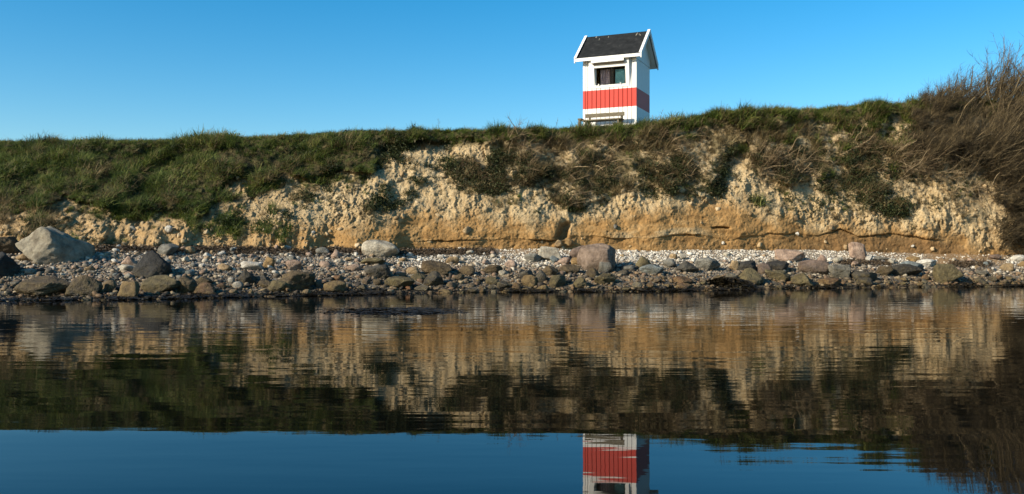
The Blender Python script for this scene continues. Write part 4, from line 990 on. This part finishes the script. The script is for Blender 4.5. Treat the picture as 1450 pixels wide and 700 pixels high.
# ------------------------------------------------------------------ shrubs, thicket, weed stalks
def branch(r, p0, dirv, L, k, curve, jit):
    P = [np.array(p0, float)]; dv = np.array(dirv, float); dv /= np.linalg.norm(dv)
    for i in range(k):
        dv = dv + curve / k + r.normal(0, jit, 3); dv /= np.linalg.norm(dv); P.append(P[-1] + dv * L / k)
    return np.array(P)
def shrub(name, label, roots, r, main, curve, L, nstem, ntwig, group=None, rs=0.010, rt=0.004, spread=0.35, twl=(0.25, 0.6), cat='shrub', ms='stem', mt='twig'):
    """bare branching shrub: stems from several roots, thin twigs along them"""
    root = bpy.data.objects.new(name, None); COL.objects.link(root)
    base = np.mean(roots, 0); root.location = base
    st, sr, tw, tr = [], [], [], []
    for i in range(nstem):
        ri = r.integers(len(roots)); p0 = roots[ri] + r.normal(0, 0.06, 3) - base
        l = (L if np.isscalar(L) else L[ri]) * r.uniform(0.5, 1.15); dv = main + r.normal(0, spread, 3)
        thick = r.random() < 0.10
        P = branch(r, p0, dv, l, 7, curve + r.normal(0, 0.25, 3), 0.13); st.append(P); sr.append(np.linspace(rs, rs * 0.35, 8) * (r.uniform(2.0, 3.2) if thick else r.uniform(0.6, 1.2)))
        for t in range(ntwig):
            q = r.uniform(0.15, 1.0); a = q * 7; k = min(int(a), 6); pp = P[k] + (P[k+1] - P[k]) * (a - k)
            dv2 = (P[k+1] - P[k]); dv2 = dv2 / np.linalg.norm(dv2) + r.normal(0, 0.45, 3)
            Q = branch(r, pp, dv2, r.uniform(*twl) * (1.15 - 0.5 * q), 4, curve * 0.6, 0.12); tw.append(Q); tr.append(np.linspace(rt, rt * 0.35, 5))
    V_, F_ = tubes(st, sr); link('stems', np_mesh('stems', V_, F_), M[ms], root)['kind'] = 'stuff'
    V_, F_ = tubes(tw, tr); link('twigs', np_mesh('twigs', V_, F_), M[mt], root)['kind'] = 'stuff'
    tag(root, label, cat, group); return root
r = np.random.default_rng(77)
# the big thicket at the right, rooted on the lip and down the face
def thicket(label, px0, px1, nr, nstem, ntwig, L, main, curve, rows, spread=0.3, tw=(0.3, 0.8), rt=0.0042):
    roots, Ls = [], []
    for k in range(nr):
        px = r.uniform(px0, px1); row = rows(px)
        p = on_cliff(px, row)[0] if row > 150 else lip_point(px, r.uniform(0, 1.5))
        roots.append(p + np.array([0, -0.03, -0.05])); Ls.append(float(np.interp(px, *L)))
    return shrub('thicket', label, np.array(roots), r, np.array(main, float), np.array(curve, float), np.array(Ls), nstem, ntwig, None, 0.010, rt, spread, tw, 'bush', 'tstem', 'ttwig')
thicket('tall brown bare thicket leaning over the cliff edge at the photo edge', 1300, 1520, 240, 1450, 24, ([1300, 1340, 1400, 1450, 1520], [0.5, 1.2, 2.1, 2.8, 3.1]), (0.32, -0.35, 0.90), (0.28, 0, 0.15), lambda p: r.uniform(90, 255), 0.38, (0.2, 0.6), 0.0046)
thicket('hanging brown bramble curtain down the cliff under the tall thicket', 1410, 1480, 130, 650, 22, ([1400, 1500], [0.7, 1.1]), (-0.02, -0.75, 0.65), (0.1, -0.25, -0.3), lambda p: r.uniform(205, 356), 0.45, (0.2, 0.5), 0.0062)
thicket('low outlying bramble on the lip left of the tall thicket', 1285, 1335, 50, 200, 22, ([1285, 1335], [0.35, 0.75]), (0.45, -0.3, 0.8), (0.3, 0, 0.1), lambda p: r.uniform(160, 225), 0.34, (0.15, 0.4))
SH = [((1060, 1165, 215, 255), 120, 12, 1.0, 'dry brown shrub on the cliff right of the gully'),
      ((1255, 1330, 215, 255), 110, 12, 1.0, 'dry brown shrub hanging below the lip near the thicket'),
      ((800, 870, 200, 260), 70, 10, 0.75, 'brown tangled shrub on the cliff below the hut'),
      ((925, 985, 195, 255), 70, 10, 0.75, 'brown tangled shrub left of the gully'),
      ((715, 775, 195, 245), 60, 10, 0.7, 'thin dry shrub on the cliff left of the hut'),
      ((640, 690, 235, 265), 40, 10, 0.5, 'small dark shrub in the middle of the pale soil'),
      ((785, 825, 270, 300), 35, 8, 0.5, 'small shrub hanging lowest over the pale soil below the hut'),
      ((1180, 1250, 190, 240), 60, 10, 0.7, 'sparse dry shrub under the lip between two brown shrubs'),
      ((1340, 1410, 225, 300), 70, 8, 1.0, 'thin pale stemmed shrub on the soil left of the bramble curtain')]
for (a, b, c, d_), ns, ntw, L, lab in SH:
    roots = [on_cliff(r.uniform(a, b), r.uniform(c, d_))[0] for _ in range(26)]
    shrub('dry_shrub', lab, np.array(roots), r, np.array([0.30, -0.45, 0.55]), np.array([0.15, -0.2, -0.25]), L, ns, ntw, 'dry shrubs clinging to the cliff', 0.007, 0.0036, 0.62, (0.15, 0.4))
# single stalks on the skyline
ST = [(288, .62, 'tallest thin weed stalk on the grassy skyline at left'), (922, .0, ''), (932, .62, 'bent dry weed stalk right of the hut'), (1027, .45, 'leaning weed stalk on the skyline right of the hut'), (620, .5, 'thin weed stalk on the lip above the pale soil'),
      (1196, .35, 'short weed stalk on the lip between gully and thicket'), (1250, .4, 'weed stalk on the lip left of the thicket'), (1268, .5, 'pair of weed stalks closest to the thicket'), (786, .45, 'faint weed stalk on the skyline left of the hut'), (812, .38, 'curved weed stalk beside the hut left corner'), (52, .5, 'thin weed stalk near the left photo edge')]
for px, L, lab in ST:
    if not lab: continue
    p = lip_point(px, 0.25); st, sr = [], []
    P = branch(r, (0, 0, -0.03), (r.uniform(-.1, .35), 0, 1), L, 7, np.array([r.uniform(0, .5), 0, 0]), 0.07); st.append(P); sr.append(np.linspace(.006, .003, 8))
    for k in range(9):
        q = r.integers(3, 8); st.append(branch(r, P[q], (r.normal(0, .5), r.normal(0, .5), .7), r.uniform(.05, .14), 3, np.array([0, 0, 0.1]), .1)); sr.append(np.linspace(.004, .002, 4))
    V_, F_ = tubes(st, sr); o = link('weed_stalk', np_mesh('weed_stalk', V_, F_), M['twig']); o.location = p
    tag(o, lab, 'weed', 'weed stalks on the skyline')

# ------------------------------------------------------------------ seaweed and wrack
def strands(n, seed, where, L, wid, flat):
    rr = np.random.default_rng(seed); V_, F_ = [], []
    for i in range(n):
        p = where(rr); a = rr.uniform(-0.7, 0.7) + (math.pi if rr.random() < .5 else 0); l = L * rr.uniform(.4, 1.3); w = wid * rr.uniform(.5, 1.4); base = len(V_)
        bend = rr.uniform(-.8, .8); lift = rr.uniform(0, flat); q = np.array(p)
        for k in range(4):
            t = k / 3; aa = a + bend * t
            V_.append(q + np.array([-math.sin(aa) * w, math.cos(aa) * w, lift * math.sin(t * 3.1) + rr.uniform(0, w)])); V_.append(q + np.array([math.sin(aa) * w, -math.cos(aa) * w, lift * math.sin(t * 3.1)]))
            q = q + np.array([math.cos(aa), math.sin(aa), 0]) * l / 3
        for k in range(3): F_.append((base + 2*k, base + 2*k + 1, base + 2*k + 3, base + 2*k + 2))
    return np_mesh('strands', V_, F_, False)
def shore_pt(rr):
    px = rr.uniform(-60, 1510)
    while vnoise(px * 0.03, 3.3, 0.2, 5) < -0.15 and rr.random() < 0.8: px = rr.uniform(-60, 1510)
    d = float(d_shore(px)) + rr.normal(-0.05, 0.22); return (float(bear(px)) * d, d, max(0.0, (d - float(d_shore(px))) * .18) + abs(rr.normal(0, .02)) + .004)
def mound(cx, cd, rx, rd, h):
    def fn(rr):
        a = rr.uniform(0, 6.28); q = min(abs(rr.normal(0, .5)), 1.15); return (cx + rx * q * math.cos(a), cd + rd * q * math.sin(a), max(0.002, h * (1 - q * q)) * rr.uniform(.7, 1.0))
    return fn
tag(link('seaweed', strands(7500, 1, shore_pt, .22, .012, .05), M['weed']), 'wet dark seaweed fringe along the waterline', kind='stuff')
x, d, z, f = on_beach(1032, 408)
tag(link('seaweed_heap', strands(3000, 2, mound(x, d + .2, .85, .5, .30), .22, .014, .05), M['weed']), 'dark heap of wet seaweed at the water below the clay wall', kind='stuff')
dw = FPX * CAMZ / (441 - HORIZON)
tag(link('seaweed_bank', strands(1500, 3, mound(float(bear(562)) * dw, dw, 1.15, .9, .02), .18, .009, .02), M['weed']), 'dark seaweed bank breaking the calm water before the pebbles', kind='stuff')
rw = np.random.default_rng(14); nw = 11000
wpx = np.where(rw.random(nw) < .85, rw.uniform(110, 700, nw), np.where(rw.random(nw) < .5, rw.uniform(1190, 1262, nw), rw.uniform(1345, 1402, nw)))
wf = np.where(wpx < 1000, rw.normal(.88, .055, nw), rw.normal(.62, .05, nw))
wd = d_shore(wpx) + wf * (ev(FOOT_D, wpx) - d_shore(wpx)); wz = beach_z(wpx, wd)[0] + .01 + np.abs(rw.normal(0, .03, nw))
wrack_iter = iter(np.stack([bear(wpx) * wd, wd, wz], -1))
def wrack_pt(rr): return next(wrack_iter)
tag(link('dry_wrack', strands(11000, 4, wrack_pt, .14, .010, .06), M['wrack']), 'brown dried wrack strewn along the cliff foot', kind='stuff')

# ------------------------------------------------------------------ crumbled soil below the bare face
M['clod'] = mat_blades('soil_clods', [(0.1, (0.17, 0.11, 0.05)), (0.5, (0.33, 0.23, 0.115)), (1.0, (0.50, 0.39, 0.24))], 0.0, 3.0)
clods = []
for k in range(6):
    m_ = rock_mesh('clod_shape', 1300 + k * 3, 3, 8, 0.3); m_.materials.clear(); m_.materials.append(M['clod']); clods.append(m_)
foot_m = sstep(0.30, 0.06, V) * (1 - sstep(420, 560, PX)) * 1.0 + 0.10 * (1 - turf) * rough + 0.25 * sstep(0.07, 0.0, V)
i, j, rq = sample(foot_m, 24, 31); nk = len(i)
Pc = np.stack([X2[i, j], D2[i, j], Z2[i, j]], -1); sc_ = 0.035 + 0.17 * rq.random(nk) ** 3.0
scatter('soil_clods', Pc, np.stack([rq.uniform(0, 6, nk), rq.uniform(0, 6, nk), rq.uniform(0, 6, nk)], -1), np.stack([sc_ * rq.uniform(.8, 1.2, nk), sc_, sc_ * rq.uniform(.7, 1.1, nk)], -1), clods, {'tint': rq.random(nk)}, 'crumbled clods of pale soil on the cliff face and foot')
